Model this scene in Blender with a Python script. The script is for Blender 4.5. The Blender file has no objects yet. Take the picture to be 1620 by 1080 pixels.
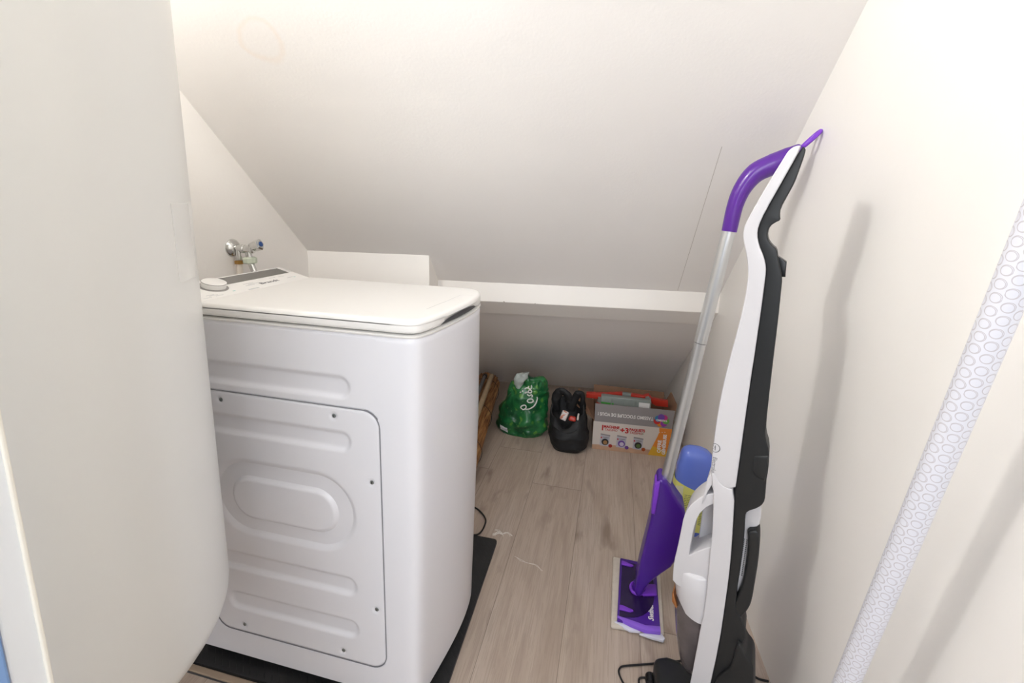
import bpy, bmesh, math, random
from mathutils import Vector, Matrix, noise
from mathutils.bvhtree import BVHTree
random.seed(7)
sc = bpy.context.scene
COL = sc.collection
D = bpy.data

K = {
 'v_white_up': [[-0.06,1.1742],[-0.0666,1.1747],[-0.0733,1.172],[-0.0787,1.1656],[-0.0836,1.1543],[-0.0944,1.1301],[-0.108,1.0978],[-0.1187,1.0699],[-0.1266,1.049],[-0.1282,1.035],[-0.126,1.0204],[-0.1215,1.0068],[-0.1148,0.9823],[-0.1117,0.9545],[-0.1136,0.9085],[-0.1186,0.8608],[-0.1248,0.8116],[-0.1301,0.7612],[-0.1334,0.7097],[-0.1347,0.6576],[-0.1345,0.6113],[-0.1333,0.5781],[-0.1232,0.5572],[-0.0892,0.5624],[-0.0888,0.5822],[-0.0881,0.7708],[-0.0869,0.8303],[-0.0861,0.9122],[-0.0863,0.9471],[-0.0864,0.9719],[-0.0892,0.9867],[-0.0942,0.9995],[-0.1018,1.0146],[-0.1066,1.0314],[-0.1064,1.0466],[-0.0996,1.0704],[-0.079,1.1238]],
 'v_black': [[-0.06,1.1742],[-0.0544,1.1703],[-0.0545,1.1615],[-0.0588,1.1393],[-0.0628,1.1187],[-0.0703,1.0982],[-0.078,1.0767],[-0.0775,1.0651],[-0.0757,1.0575],[-0.0819,1.0541],[-0.0898,1.047],[-0.0921,1.0369],[-0.0899,1.025],[-0.0828,1.0156],[-0.075,1.0101],[-0.0715,0.9958],[-0.0614,0.962],[-0.0606,0.9362],[-0.0591,0.8912],[-0.0577,0.8015],[-0.0562,0.7385],[-0.0547,0.6916],[-0.053,0.6743],[-0.0442,0.6516],[-0.0417,0.6164],[-0.0425,0.5928],[-0.0403,0.5646],[-0.0413,0.5496],[-0.0493,0.537],[-0.0651,0.5241],[-0.0678,0.5136],[-0.0647,0.4747],[-0.0635,0.4198],[-0.0638,0.3325],[-0.0595,0.308],[-0.0481,0.2953],[-0.0408,0.276],[-0.0402,0.2645],[-0.0416,0.2443],[-0.0452,0.2092],[-0.0529,0.1827],[-0.0709,0.154],[-0.0756,0.1065],[-0.0789,0.0556],[-0.0905,0.0474],[-0.0888,0.0984],[-0.0814,0.225],[-0.0806,0.3187],[-0.0806,0.3959],[-0.0841,0.4726],[-0.0899,0.5614],[-0.0888,0.5822],[-0.0881,0.7708],[-0.0869,0.8303],[-0.0861,0.9122],[-0.0863,0.9471],[-0.0864,0.9719],[-0.0892,0.9867],[-0.0942,0.9995],[-0.1018,1.0146],[-0.1066,1.0314],[-0.1064,1.0466],[-0.0996,1.0704],[-0.079,1.1238]],
 'v_bracket': [[-0.0723,0.998],[-0.0584,0.9887],[-0.0579,0.9732],[-0.0572,0.9635],[-0.0671,0.9625]],
 'v_button': [[-0.0668,0.6372],[-0.0442,0.6445],[-0.0429,0.6159],[-0.0444,0.5936],[-0.0592,0.5974],[-0.0677,0.6074]],
 'v_white_low': [[-0.1328,0.5837],[-0.1284,0.5635],[-0.1234,0.5367],[-0.1182,0.4636],[-0.1176,0.4197],[-0.1152,0.3539],[-0.115,0.2767],[-0.1178,0.2474],[-0.1199,0.1854],[-0.1256,0.0748],[-0.1299,0.0193],[-0.0905,0.0474],[-0.0888,0.0984],[-0.0814,0.225],[-0.0806,0.3187],[-0.0806,0.3959],[-0.0841,0.4726],[-0.0899,0.5614],[-0.1057,0.5609],[-0.1175,0.5674],[-0.127,0.583]],
 'v_hood': [[-0.1329,0.585],[-0.1386,0.5626],[-0.142,0.5269],[-0.1423,0.5058],[-0.1349,0.5365],[-0.1296,0.5522],[-0.1234,0.5367],[-0.1208,0.5554],[-0.1175,0.5674]],
 'v_back_white': [[-0.0678,0.5136],[-0.0647,0.5242],[-0.046,0.5362],[-0.0416,0.5163],[-0.0427,0.4891],[-0.0611,0.4825],[-0.0572,0.4665],[-0.055,0.4302],[-0.056,0.3577],[-0.0635,0.3336],[-0.0715,0.3454],[-0.0681,0.4176],[-0.0698,0.4725]],
 'v_grip': [[-0.0611,0.4825],[-0.0431,0.4929],[-0.0383,0.4682],[-0.0363,0.4327],[-0.0367,0.3862],[-0.0375,0.3388],[-0.0418,0.3192],[-0.0481,0.3026],[-0.0565,0.2906],[-0.0678,0.3109],[-0.0638,0.3325],[-0.055,0.3768],[-0.055,0.4302],[-0.0572,0.4665]],
 'v_body': [[-0.1234,0.5367],[-0.14,0.5268],[-0.1545,0.5095],[-0.1668,0.4882],[-0.1728,0.4665],[-0.1751,0.4335],[-0.1783,0.3924],[-0.1821,0.3572],[-0.1817,0.3269],[-0.1804,0.3091],[-0.1504,0.3029],[-0.0985,0.3166],[-0.1026,0.4237],[-0.1179,0.423],[-0.1436,0.3985],[-0.1556,0.3832],[-0.1553,0.3937],[-0.1537,0.4238],[-0.1522,0.4496],[-0.147,0.4788],[-0.1372,0.4984],[-0.1223,0.515],[-0.1069,0.5197],[-0.1058,0.5406]],
 'v_inner': [[-0.1444,0.4796],[-0.1208,0.5004],[-0.1078,0.4185],[-0.1457,0.3952]],
 'v_copper': [[-0.1799,0.2782],[-0.1774,0.2795],[-0.1666,0.2524],[-0.1686,0.2466],[-0.1781,0.2587]],
 'v_can': [[-0.1807,0.2653],[-0.1777,0.24],[-0.168,0.1689],[-0.1588,0.1235],[-0.1512,0.0964],[-0.1396,0.0803],[-0.1251,0.0779]],
 'v_canr': [[-0.0966,0.3101],[-0.0941,0.286],[-0.0904,0.2154],[-0.0914,0.1661],[-0.0965,0.132],[-0.1036,0.1043],[-0.1167,0.0836]],
 'v_coll': [[-0.182,0.3374],[-0.1815,0.2992],[-0.1778,0.2699],[-0.1713,0.2546]],
 'v_colr': [[-0.0958,0.3475],[-0.0925,0.3049],[-0.0907,0.2759],[-0.0892,0.2388]],
 'v_base': [[-0.0524,0.2528],[-0.0416,0.2443],[-0.0342,0.2296],[-0.0246,0.2219],[-0.019,0.2103],[-0.0149,0.1782],[-0.0072,0.1097],[-0.0782,0.0724],[-0.0809,0.1349],[-0.0715,0.1599],[-0.0538,0.1914]],
 'v_logo': [[-0.1256,0.6341],[-0.1229,0.6085],[-0.125,0.5958]],
 'v_led': [[-0.0657,0.1496]],
 'm_e': [0.9981,-0.0615,0.0],
 'm_pole': [[0.0528,0.3765],[0.0992,0.7515],[0.1149,0.8513],[0.1341,1.0241]],
 'm_grip': [[0.1347,1.0242],[0.141,1.0834],[0.1535,1.1245],[0.1757,1.1566],[0.21,1.1758],[0.2388,1.1931],[0.2587,1.2089],[0.2762,1.2309],[0.2898,1.2436]],
 'm_house': [[0.0294,0.3808],[0.04,0.3867],[0.0586,0.374],[0.0737,0.3459],[0.1089,0.3038],[0.1063,0.2296],[0.0944,0.149],[0.0528,0.0996],[0.0273,0.0619],[0.0182,0.0263],[0.0015,0.0212],[-0.0037,0.0445],[0.0019,0.1053],[0.0142,0.206],[0.023,0.2816],[0.0246,0.3612]],
 'm_clip': [[0.0237,0.3721],[0.0356,0.3821],[0.0347,0.3354],[0.0308,0.2854],[0.0209,0.2869],[0.0216,0.3381]],
 'm_jt': [[0.009,0.0132]],
 'pad': [[0.378,0.559],[0.517,0.549],[0.508,0.324],[0.375,0.313]],
 'plate': [[0.399,0.545],[0.504,0.542],[0.498,0.328],[0.39,0.326]],
 'lip': [[0.39,0.326],[0.498,0.328],[0.499,0.314],[0.458,0.307],[0.412,0.313],[0.388,0.316]],
 'joint': [0.443,0.414,0.03],
 'cord': [[0.553,0.272],[0.515,0.258],[0.472,0.243],[0.446,0.234],[0.408,0.221],[0.397,0.212],[0.396,0.2],[0.405,0.181],[0.424,0.157],[0.439,0.182],[0.442,0.2],[0.461,0.207],[0.49,0.213]],
 'cord2': [[0.701,0.276],[0.713,0.268],[0.734,0.268]],
 'nozzle': [[0.466,0.202,0.05],[0.507,0.216,0.05],[0.534,0.189,0.05]],
 'wheel': [0.458,0.199,0.02],
 'cable': [[-0.134,0.673,0.005],[-0.105,0.67,0.005],[-0.081,0.655,0.005],[-0.058,0.631,0.005],[-0.048,0.607,0.005],[-0.048,0.569,0.005],[-0.058,0.545,0.005],[-0.084,0.536,0.005]],
 'bottle': [[0.551,0.7,0.31],[0.59,0.7,0.336],[0.624,0.7,0.332],[0.653,0.7,0.311],[0.672,0.7,0.263],[0.687,0.7,0.143],[0.557,0.7,0.215],[0.564,0.7,0.143]],
 'red': [[0.234,1.33,0.213],[0.235,1.33,0.188],[0.396,1.33,0.233],[0.397,1.33,0.208],[0.436,1.33,0.232],[0.437,1.33,0.21],[0.599,1.33,0.219],[0.601,1.33,0.188]],
 'grey': [[0.303,1.26,0.236],[0.523,1.26,0.236],[0.526,1.26,0.204],[0.306,1.26,0.19]],
 'bflap': [[0.282,1.46,0.206],[0.617,1.46,0.194],[0.624,1.46,0.11],[0.289,1.46,0.098]],
 'rflap': [[0.625,1.35,0.192],[0.628,1.35,0.248],[0.65,1.35,0.22],[0.646,1.35,0.148]],
 'lflap': [[0.187,1.3,0.204],[0.259,1.3,0.172],[0.272,1.3,0.091],[0.181,1.3,0.14]],
 'lint': [[[-0.007,0.562],[0.005,0.574],[0.021,0.572],[0.033,0.582],[0.051,0.571]],[[-0.008,0.583],[0.008,0.581],[0.023,0.564]],[[0.083,0.487],[0.101,0.478],[0.119,0.473],[0.145,0.472],[0.162,0.464],[0.172,0.452]],[[0.384,0.401],[0.391,0.392],[0.382,0.376],[0.391,0.37],[0.381,0.363]]],
 'tube': [[0.68,-0.182,0.909],[0.68,-0.148,0.726],[0.68,-0.088,0.426]],
 'rose': [[[-0.047,0.147],[-0.051,0.156],[-0.047,0.164],[-0.036,0.168],[-0.029,0.162],[-0.03,0.152],[-0.038,0.144],[-0.045,0.143]],[[-0.033,0.147],[-0.022,0.148],[-0.009,0.155],[0.005,0.168],[0.014,0.184],[0.017,0.199],[0.015,0.21]],[[-0.025,0.189],[-0.017,0.184],[-0.005,0.186],[0.001,0.194],[-0.004,0.201],[-0.013,0.201],[-0.022,0.197],[-0.025,0.189]],[[-0.008,0.211],[-0.004,0.217],[-0.009,0.223],[-0.017,0.218],[-0.024,0.221],[-0.026,0.227]],[[-0.038,0.23],[-0.027,0.235],[-0.014,0.232],[-0.008,0.24],[-0.014,0.247],[-0.022,0.243],[-0.023,0.235]],[[-0.05,0.237],[-0.046,0.242]],[[-0.059,0.231],[-0.056,0.236]],[[-0.041,0.25],[-0.03,0.255],[-0.015,0.252],[-0.01,0.261],[-0.016,0.268],[-0.024,0.264],[-0.025,0.254]]],
 'bagpk': [[0.156,1.12,0.156],[0.189,1.12,0.155],[0.21,1.12,0.17]],
 'C': [0.3199,-0.7063,1.0687],
 'r': [0.9738,0.2258,0.0269],
 'u': [-0.0679,0.1758,0.9821],
 'fw': [-0.217,0.9582,-0.1865],
 'rr': 0.1096,
 'ang': 0.7577,
 'h0': 1.6735,
 'xL': -0.7613,
 'lr': -0.0429,
 'xR': 0.7513,
 'wr': -0.0469,
 'yF': 1.8709,
 'yB': 0.9468,
 'zB': 0.703,
 'ybx': 0.8326,
 'pw': 0.1921,
 'xs1': 0.063,
 'yC': 1.025,
 'zC': 0.637,
 'xbx': -0.2414,
 'stain': [-0.477,0.221,1.416],
 'seam': [[0.559,0.537,1.226],[0.553,1.009,0.782]],
 'jamb': [-0.0956,-0.4995],
 'thr': [[-0.577,-0.027],[-0.391,-0.023],[-0.573,-0.038],[-0.462,-0.037]],
 'cp': 0,
 'bl': 0,
 'vent': [[-0.0614,0.4563],[-0.0617,0.3791]],
 'lamp': {'pos':(-0.3,-0.42,1.95),'r':0.05,'w':26.0,'c':(1,0.86,0.7),'hall':14.0,'hc':(0.82,0.9,1.0),'wc':(0.8,0.88,1.0),'ws':0.55,'ev':0.0},
}
K['lamp'] = dict(pos=(-.42,-.41,1.82), r=.055, w=22., c=(1,.985,.955), hall=47., hp=(.5,-2.6,1.7), hs=1.8, hc=(.90,.945,1.), wc=(.82,.88,1.), ws=.14, ev=.12)


# ---------------------------------------------------------------- helpers
def root_of(o):
    while o.parent: o = o.parent
    return o

def link_mesh(name, bm, m, parent=None, smooth=True, auto=True, ang=35):
    base = Vector((0, 0, 0))
    if parent is not None: base = root_of(parent).location.copy()
    if base.length > 0: bmesh.ops.translate(bm, verts=bm.verts, vec=-base)
    bmesh.ops.recalc_face_normals(bm, faces=bm.faces)
    if smooth:
        for f in bm.faces: f.smooth = True
        if auto:
            lim = math.radians(ang)
            for e in bm.edges:
                if len(e.link_faces) == 2 and e.calc_face_angle(0) > lim: e.smooth = False
    me = D.meshes.new(name); bm.to_mesh(me); bm.free()
    o = D.objects.new(name, me); COL.objects.link(o)
    if isinstance(m, (list, tuple)):
        for x in m: me.materials.append(x)
    elif m: me.materials.append(m)
    if parent is not None: o.parent = parent
    return o

def thing(name, label, cat, loc=(0, 0, 0), group=None):
    o = D.objects.new(name, None); COL.objects.link(o); o.location = loc
    o.empty_display_size = .05
    o['label'] = label; o['category'] = cat
    if group: o['group'] = group
    return o

def tag(o, label, cat, group=None):
    o['label'] = label; o['category'] = cat
    if group: o['group'] = group
    return o

def struct(o):
    o['kind'] = 'structure'; return o

def bev(bm, w, seg=3, ang=30):
    if w <= 0: return
    es = [e for e in bm.edges if len(e.link_faces) == 2 and e.calc_face_angle(0) > math.radians(ang)]
    if es: bmesh.ops.bevel(bm, geom=es, offset=w, segments=seg, profile=.5, affect='EDGES', clamp_overlap=True)

def box(x0, x1, y0, y1, z0, z1, b=0, seg=2, bm=None):
    own = bm is None
    t = bmesh.new()
    v = [t.verts.new((x, y, z)) for x in (x0, x1) for y in (y0, y1) for z in (z0, z1)]
    for f in ((0,1,3,2),(4,6,7,5),(0,4,5,1),(2,3,7,6),(0,2,6,4),(1,5,7,3)): t.faces.new([v[i] for i in f])
    bmesh.ops.recalc_face_normals(t, faces=t.faces)
    bev(t, b, seg)
    if own: return t
    merge(bm, t); return bm

def merge(dst, src):
    me = D.meshes.new('tmp'); src.to_mesh(me); src.free(); dst.from_mesh(me); D.meshes.remove(me)

def prism(poly, O, e1, e2, t0, t1, b=0, seg=3, e3=None):
    """poly in (u,v): point = O + e1*u + e3*v (e3 default Z); extruded along e2 from t0 to t1"""
    O = Vector(O); e1 = Vector(e1); e2 = Vector(e2); e3 = Vector(e3) if e3 else Vector((0, 0, 1))
    bm = bmesh.new()
    a = [bm.verts.new(O + e1*u + e3*v + e2*t0) for u, v in poly]
    c = [bm.verts.new(O + e1*u + e3*v + e2*t1) for u, v in poly]
    n = len(poly)
    fa = bm.faces.new(a); fc = bm.faces.new(c[::-1])
    for i in range(n): bm.faces.new((a[i], c[i], c[(i+1) % n], a[(i+1) % n]))
    bmesh.ops.recalc_face_normals(bm, faces=bm.faces)
    if b > 0:
        fs = set([fa, fc])
        es = [e for e in bm.edges if any(f in fs for f in e.link_faces)]
        bmesh.ops.bevel(bm, geom=es, offset=b, segments=seg, profile=.5, affect='EDGES', clamp_overlap=True)
    big = [f for f in bm.faces if len(f.verts) > 4]
    bmesh.ops.triangulate(bm, faces=big)
    return bm

def smooth_poly(p, n=2, closed=True):
    p = [Vector(q) for q in p]
    for _ in range(n):
        q = []
        N = len(p)
        for i in range(N if closed else N-1):
            a = p[i]; b = p[(i+1) % N]
            q += [a*.75+b*.25, a*.25+b*.75]
        if not closed: q = [p[0]] + q + [p[-1]]
        p = q
    return [tuple(v) for v in p]

def catmull(p, n=6):
    p = [Vector(q) for q in p]; out = []
    for i in range(len(p)-1):
        a = p[max(i-1, 0)]; b = p[i]; c = p[i+1]; d = p[min(i+2, len(p)-1)]
        for k in range(n):
            t = k/n
            out.append(.5*((2*b)+(-a+c)*t+(2*a-5*b+4*c-d)*t*t+(-a+3*b-3*c+d)*t**3))
    out.append(p[-1]); return out

def tube(pts, rad, seg=12, bm=None, caps=True, flat=1.0, up=None):
    """swept tube; rad scalar or list; flat scales the second axis"""
    own = bm is None
    if own: bm = bmesh.new()
    pts = [Vector(p) for p in pts]; n = len(pts)
    if not isinstance(rad, (list, tuple)): rad = [rad]*n
    nrm = None; rings = []
    for i in range(n):
        t = (pts[min(i+1, n-1)] - pts[max(i-1, 0)]).normalized()
        if nrm is None:
            a = Vector(up) if up else (Vector((0, 0, 1)) if abs(t.z) < .9 else Vector((1, 0, 0)))
            nrm = (a - t*a.dot(t)).normalized()
        else:
            nrm = (nrm - t*nrm.dot(t)).normalized()
        b = t.cross(nrm)
        rings.append([bm.verts.new(pts[i] + (nrm*math.cos(k/seg*2*math.pi) + b*flat*math.sin(k/seg*2*math.pi))*rad[i]) for k in range(seg)])
    for i in range(n-1):
        for k in range(seg):
            bm.faces.new((rings[i][k], rings[i][(k+1) % seg], rings[i+1][(k+1) % seg], rings[i+1][k]))
    if caps:
        bm.faces.new(rings[0][::-1]); bm.faces.new(rings[-1])
    return bm

def lathe(profile, origin, axis=(0, 0, 1), seg=32, bm=None, sx=1., sy=1.):
    """profile list of (r, h) along axis"""
    own = bm is None
    if own: bm = bmesh.new()
    ax = Vector(axis).normalized()
    a = Vector((1, 0, 0)) if abs(ax.x) < .9 else Vector((0, 1, 0))
    u = (a - ax*a.dot(ax)).normalized(); v = ax.cross(u); O = Vector(origin)
    rings = []
    for r, h in profile:
        if r <= 1e-6: rings.append([bm.verts.new(O+ax*h)])
        else: rings.append([bm.verts.new(O + ax*h + (u*sx*math.cos(k/seg*2*math.pi)+v*sy*math.sin(k/seg*2*math.pi))*r) for k in range(seg)])
    for i in range(len(rings)-1):
        A, B = rings[i], rings[i+1]
        for k in range(seg):
            k2 = (k+1) % seg
            if len(A) == 1 and len(B) == 1: continue
            if len(A) == 1: bm.faces.new((A[0], B[k2], B[k]))
            elif len(B) == 1: bm.faces.new((A[k], A[k2], B[0]))
            else: bm.faces.new((A[k], A[k2], B[k2], B[k]))
    if len(rings[0]) > 1: bm.faces.new(rings[0][::-1])
    if len(rings[-1]) > 1: bm.faces.new(rings[-1])
    return bm

def text_bm(s, size, O, xd, yd, nd, depth=.0004, bm=None, sx=1., align='CENTER', shear=0, bold=0):
    own = bm is None
    if own: bm = bmesh.new()
    cu = D.curves.new('txt', 'FONT'); cu.body = s; cu.size = size; cu.align_x = align; cu.align_y = 'CENTER'
    cu.extrude = depth/2; cu.resolution_u = 3; cu.shear = shear; cu.offset = bold
    ob = D.objects.new('txt', cu)
    me = D.meshes.new_from_object(ob)
    xd = Vector(xd).normalized(); yd = Vector(yd).normalized(); nd = Vector(nd).normalized(); O = Vector(O)
    M = Matrix(((xd.x*sx, yd.x, nd.x, O.x), (xd.y*sx, yd.y, nd.y, O.y), (xd.z*sx, yd.z, nd.z, O.z), (0, 0, 0, 1)))
    me.transform(M); bm.from_mesh(me)
    D.meshes.remove(me); D.objects.remove(ob); D.curves.remove(cu)
    return bm

def quad(bm, a, b, c, d, mi=0):
    f = bm.faces.new([bm.verts.new(p) for p in (a, b, c, d)]); f.material_index = mi; return f

# ---------------------------------------------------------------- materials
def mat(name, col, rough=.5, metal=0, spec=.5, trans=0, ior=1.45, coat=0, bump=0, bscale=50, bdist=.002, sss=0, alpha=1, var=0, vscale=8, sheen=0):
    m = D.materials.new(name); m.use_nodes = True
    nt = m.node_tree; b = nt.nodes['Principled BSDF']
    b.inputs['Base Color'].default_value = (*col, 1); b.inputs['Roughness'].default_value = rough
    b.inputs['Metallic'].default_value = metal; b.inputs['Specular IOR Level'].default_value = spec
    b.inputs['Transmission Weight'].default_value = trans; b.inputs['IOR'].default_value = ior
    b.inputs['Coat Weight'].default_value = coat; b.inputs['Alpha'].default_value = alpha
    b.inputs['Sheen Weight'].default_value = sheen
    tc = nt.nodes.new('ShaderNodeTexCoord')
    if var:
        n = nt.nodes.new('ShaderNodeTexNoise'); n.inputs['Scale'].default_value = vscale; n.inputs['Detail'].default_value = 5
        nt.links.new(tc.outputs['Object'], n.inputs['Vector'])
        mx = nt.nodes.new('ShaderNodeMix'); mx.data_type = 'RGBA'
        mx.inputs['A'].default_value = (*[max(0, c*(1-var)) for c in col], 1)
        mx.inputs['B'].default_value = (*[min(1, c*(1+var)) for c in col], 1)
        nt.links.new(n.outputs['Fac'], mx.inputs['Factor']); nt.links.new(mx.outputs['Result'], b.inputs['Base Color'])
    if bump:
        n = nt.nodes.new('ShaderNodeTexNoise'); n.inputs['Scale'].default_value = bscale; n.inputs['Detail'].default_value = 4
        nt.links.new(tc.outputs['Object'], n.inputs['Vector'])
        bp = nt.nodes.new('ShaderNodeBump'); bp.inputs['Strength'].default_value = bump; bp.inputs['Distance'].default_value = bdist
        nt.links.new(n.outputs['Fac'], bp.inputs['Height']); nt.links.new(bp.outputs['Normal'], b.inputs['Normal'])
    return m

class NT:
    def __init__(s, m): s.nt = m.node_tree; s.b = s.nt.nodes['Principled BSDF']
    def n(s, t, **k):
        x = s.nt.nodes.new(t)
        for a, v in k.items():
            if a in x.inputs: x.inputs[a].default_value = v
            else: setattr(x, a, v)
        return x
    def l(s, a, b): s.nt.links.new(a, b)
    def math(s, op, a, b=None, c=None):
        x = s.nt.nodes.new('ShaderNodeMath'); x.operation = op
        for i, v in enumerate((a, b, c)):
            if v is None: continue
            if isinstance(v, (int, float)): x.inputs[i].default_value = v
            else: s.l(v, x.inputs[i])
        return x.outputs[0]
    def mix(s, f, a, b, mode='MIX'):
        x = s.nt.nodes.new('ShaderNodeMix'); x.data_type = 'RGBA'; x.blend_type = mode
        for nm, v in (('Factor', f), ('A', a), ('B', b)):
            if isinstance(v, (int, float)): x.inputs[nm].default_value = v
            elif isinstance(v, tuple): x.inputs[nm].default_value = (*v, 1)
            else: s.l(v, x.inputs[nm])
        return x.outputs['Result']
    def ramp(s, f, stops):
        x = s.nt.nodes.new('ShaderNodeValToRGB'); cr = x.color_ramp
        while len(cr.elements) < len(stops): cr.elements.new(.5)
        for e, (p, c) in zip(cr.elements, stops): e.position = p; e.color = (*c, 1)
        s.l(f, x.inputs[0]); return x.outputs[0]

def plaster(name, col, rough=.55, stain=None, grain=1.0):
    m = mat(name, col, rough); N = NT(m)
    tc = N.n('ShaderNodeTexCoord').outputs['Object']
    a = N.n('ShaderNodeTexNoise', Scale=150., Detail=3.); N.l(tc, a.inputs['Vector'])
    b = N.n('ShaderNodeTexNoise', Scale=9., Detail=4.); N.l(tc, b.inputs['Vector'])
    h = N.math('ADD', N.math('MULTIPLY', a.outputs['Fac'], .25*grain), N.math('MULTIPLY', b.outputs['Fac'], 1.1))
    bp = N.n('ShaderNodeBump', Strength=.35, Distance=.004); N.l(h, bp.inputs['Height']); N.l(bp.outputs['Normal'], N.b.inputs['Normal'])
    c = N.mix(N.math('MULTIPLY', b.outputs['Fac'], .25), col, tuple(x*.96 for x in col))
    if stain:
        pos, r, sc_ = stain
        g = N.n('ShaderNodeNewGeometry').outputs['Position']
        d = N.n('ShaderNodeVectorMath', operation='DISTANCE'); N.l(g, d.inputs[0]); d.inputs[1].default_value = pos
        ns = N.n('ShaderNodeTexNoise', Scale=14., Detail=2.); N.l(g, ns.inputs['Vector'])
        dd = N.math('ADD', d.outputs['Value'], N.math('MULTIPLY', N.math('SUBTRACT', ns.outputs['Fac'], .5), .05))
        ring = N.ramp(dd, [(0, (.12,)*3), (r*.72, (.12,)*3), (r*.97, (1,)*3), (r*1.16, (0,)*3), (1, (0,)*3)])
        c = N.mix(N.math('MULTIPLY', ring, .16), c, sc_)
    N.l(c, N.b.inputs['Base Color'])
    return m

M = {}
M['wall'] = plaster('wall_paint', (.90, .875, .84), .5)
M['wallR'] = plaster('right_wall_paint', (.885, .865, .835), .42, grain=.25)
M['roof'] = plaster('ceiling_paint', (.90, .875, .85), .6, stain=(tuple(K['stain']), .046, (.88, .62, .38)))
M['beam'] = plaster('beam_paint', (.90, .87, .83), .45, grain=.3)
M['chip'] = mat('chipped_wood', (.16, .09, .055), .8, bump=.5, bscale=300)
M['heater'] = mat('heater_enamel', (.72, .72, .70), .28, coat=.2, bump=.06, bscale=4, bdist=.004)
M['jamb'] = mat('jamb_gloss', (.74, .76, .78), .35)
M['jamb_cream'] = mat('jamb_sealant', (.80, .77, .69), .5)
M['jamb_blue'] = mat('jamb_blue_strip', (.20, .34, .62), .4)
M['wm'] = mat('washer_enamel', (.735, .735, .775), .3, coat=.25)
M['wm_top'] = mat('washer_top_plastic', (.82, .81, .79), .32, coat=.1)
M['gap_shade'] = mat('gap_shade_grey', (.20, .20, .22), .6)  # dark tone that stands in for shade round the access panel
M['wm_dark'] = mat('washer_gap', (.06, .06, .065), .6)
M['disp'] = mat('display_window', (.15, .145, .135), .25)
M['print'] = mat('grey_print', (.16, .16, .17), .5)
M['print2'] = mat('pale_print', (.55, .56, .56), .5)
M['teal'] = mat('teal_print', (.35, .62, .58), .5)
M['silver'] = mat('silver_ring', (.45, .44, .43), .25, metal=.8)
M['chrome'] = mat('chrome', (.72, .72, .70), .12, metal=1, var=.25, vscale=90)
M['brass'] = mat('brass', (.42, .24, .07), .35, metal=.8)
M['nutgreen'] = mat('pale_green_plastic', (.62, .68, .56), .5)
M['pipe'] = mat('painted_pipe', (.78, .72, .64), .4)
M['blue'] = mat('blue_dot', (.03, .09, .30), .3)
M['screw'] = mat('zinc_screw', (.35, .38, .38), .3, metal=.9)
M['rubber'] = mat('black_rubber_mat', (.022, .022, .023), .55)
M['purple'] = mat('purple_plastic', (.062, .012, .255), .3, coat=.15)
M['purple_handle'] = mat('violet_grip', (.098, .016, .29), .28, coat=.2)
M['lilac'] = mat('lilac_plastic', (.25, .11, .66), .35)
M['purple_l'] = mat('mid_violet', (.20, .045, .55), .35)
M['purple_d'] = mat('dark_violet_translucent', (.018, .006, .055), .25, coat=.2)
M['padw'] = mat('mop_cloth', (.60, .54, .47), .95, bump=.6, bscale=400, var=.15, vscale=60)
M['padw2'] = mat('mop_cloth_tab', (.70, .70, .80), .9, bump=.3, bscale=400)
M['alu'] = mat('brushed_aluminium', (.70, .71, .72), .3, metal=.9)
M['vwhite'] = mat('vacuum_white_plastic', (.60, .59, .61), .3, coat=.15)
M['vblack'] = mat('vacuum_black_plastic', (.014, .015, .016), .42)
M['vblack2'] = mat('vacuum_gloss_black', (.008, .008, .009), .25)
M['copper'] = mat('copper_trim', (.45, .19, .07), .35, metal=.7)
M['smoke'] = mat('smoked_plastic', (.15, .128, .13), .16, trans=.3, var=.35, vscale=30, alpha=1)
M['filter'] = mat('inner_filter', (.10, .085, .09), .6)
M['led'] = mat('blue_button', (.01, .025, .12), .3)
M['cable'] = mat('black_cable', (.012, .012, .013), .45)
M['bottle'] = mat('blue_bottle_plastic', (.13, .20, .66), .22, coat=.2)
M['yellow'] = mat('yellow_label', (.72, .72, .20), .45)
M['labelw'] = mat('white_label', (.75, .76, .80), .5)
M['card'] = mat('brown_cardboard', (.21, .105, .06), .8, var=.12, vscale=20)
M['cardin'] = mat('brown_cardboard_inside', (.25, .14, .085), .85, var=.1, vscale=20)
M['greyp'] = mat('grey_printed_card', (.235, .215, .215), .5)
M['whitep'] = mat('white_printed_card', (.52, .47, .43), .45, var=.06, vscale=6)
M['orange'] = mat('orange_print', (.62, .20, .03), .45)
M['yelor'] = mat('amber_print', (.58, .33, .03), .45)
M['red'] = mat('red_print', (.42, .02, .02), .45)
M['white'] = mat('white_print', (.72, .70, .68), .5)
M['redp'] = mat('red_plastic', (.42, .028, .014), .35)
M['clear'] = mat('clear_grey_plastic', (.36, .40, .37), .2, trans=.4)
M['greenp'] = mat('green_print', (.06, .30, .05), .5)
M['bagblk'] = mat('black_bag_fabric', (.008, .008, .009), .6, bump=.3, bscale=60, bdist=.004)
M['plastic_clear'] = mat('clear_film', (.62, .68, .66), .15, trans=.35)
M['lint'] = mat('white_lint', (.75, .70, .64), .9)
M['wood'] = mat('pale_wood_stick', (.42, .31, .19), .6, var=.15, vscale=30)
M['thr'] = mat('threshold_wood', (.34, .26, .19), .5, var=.15, vscale=30)
M['navy'] = mat('navy_art', (.02, .04, .12), .5)

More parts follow.
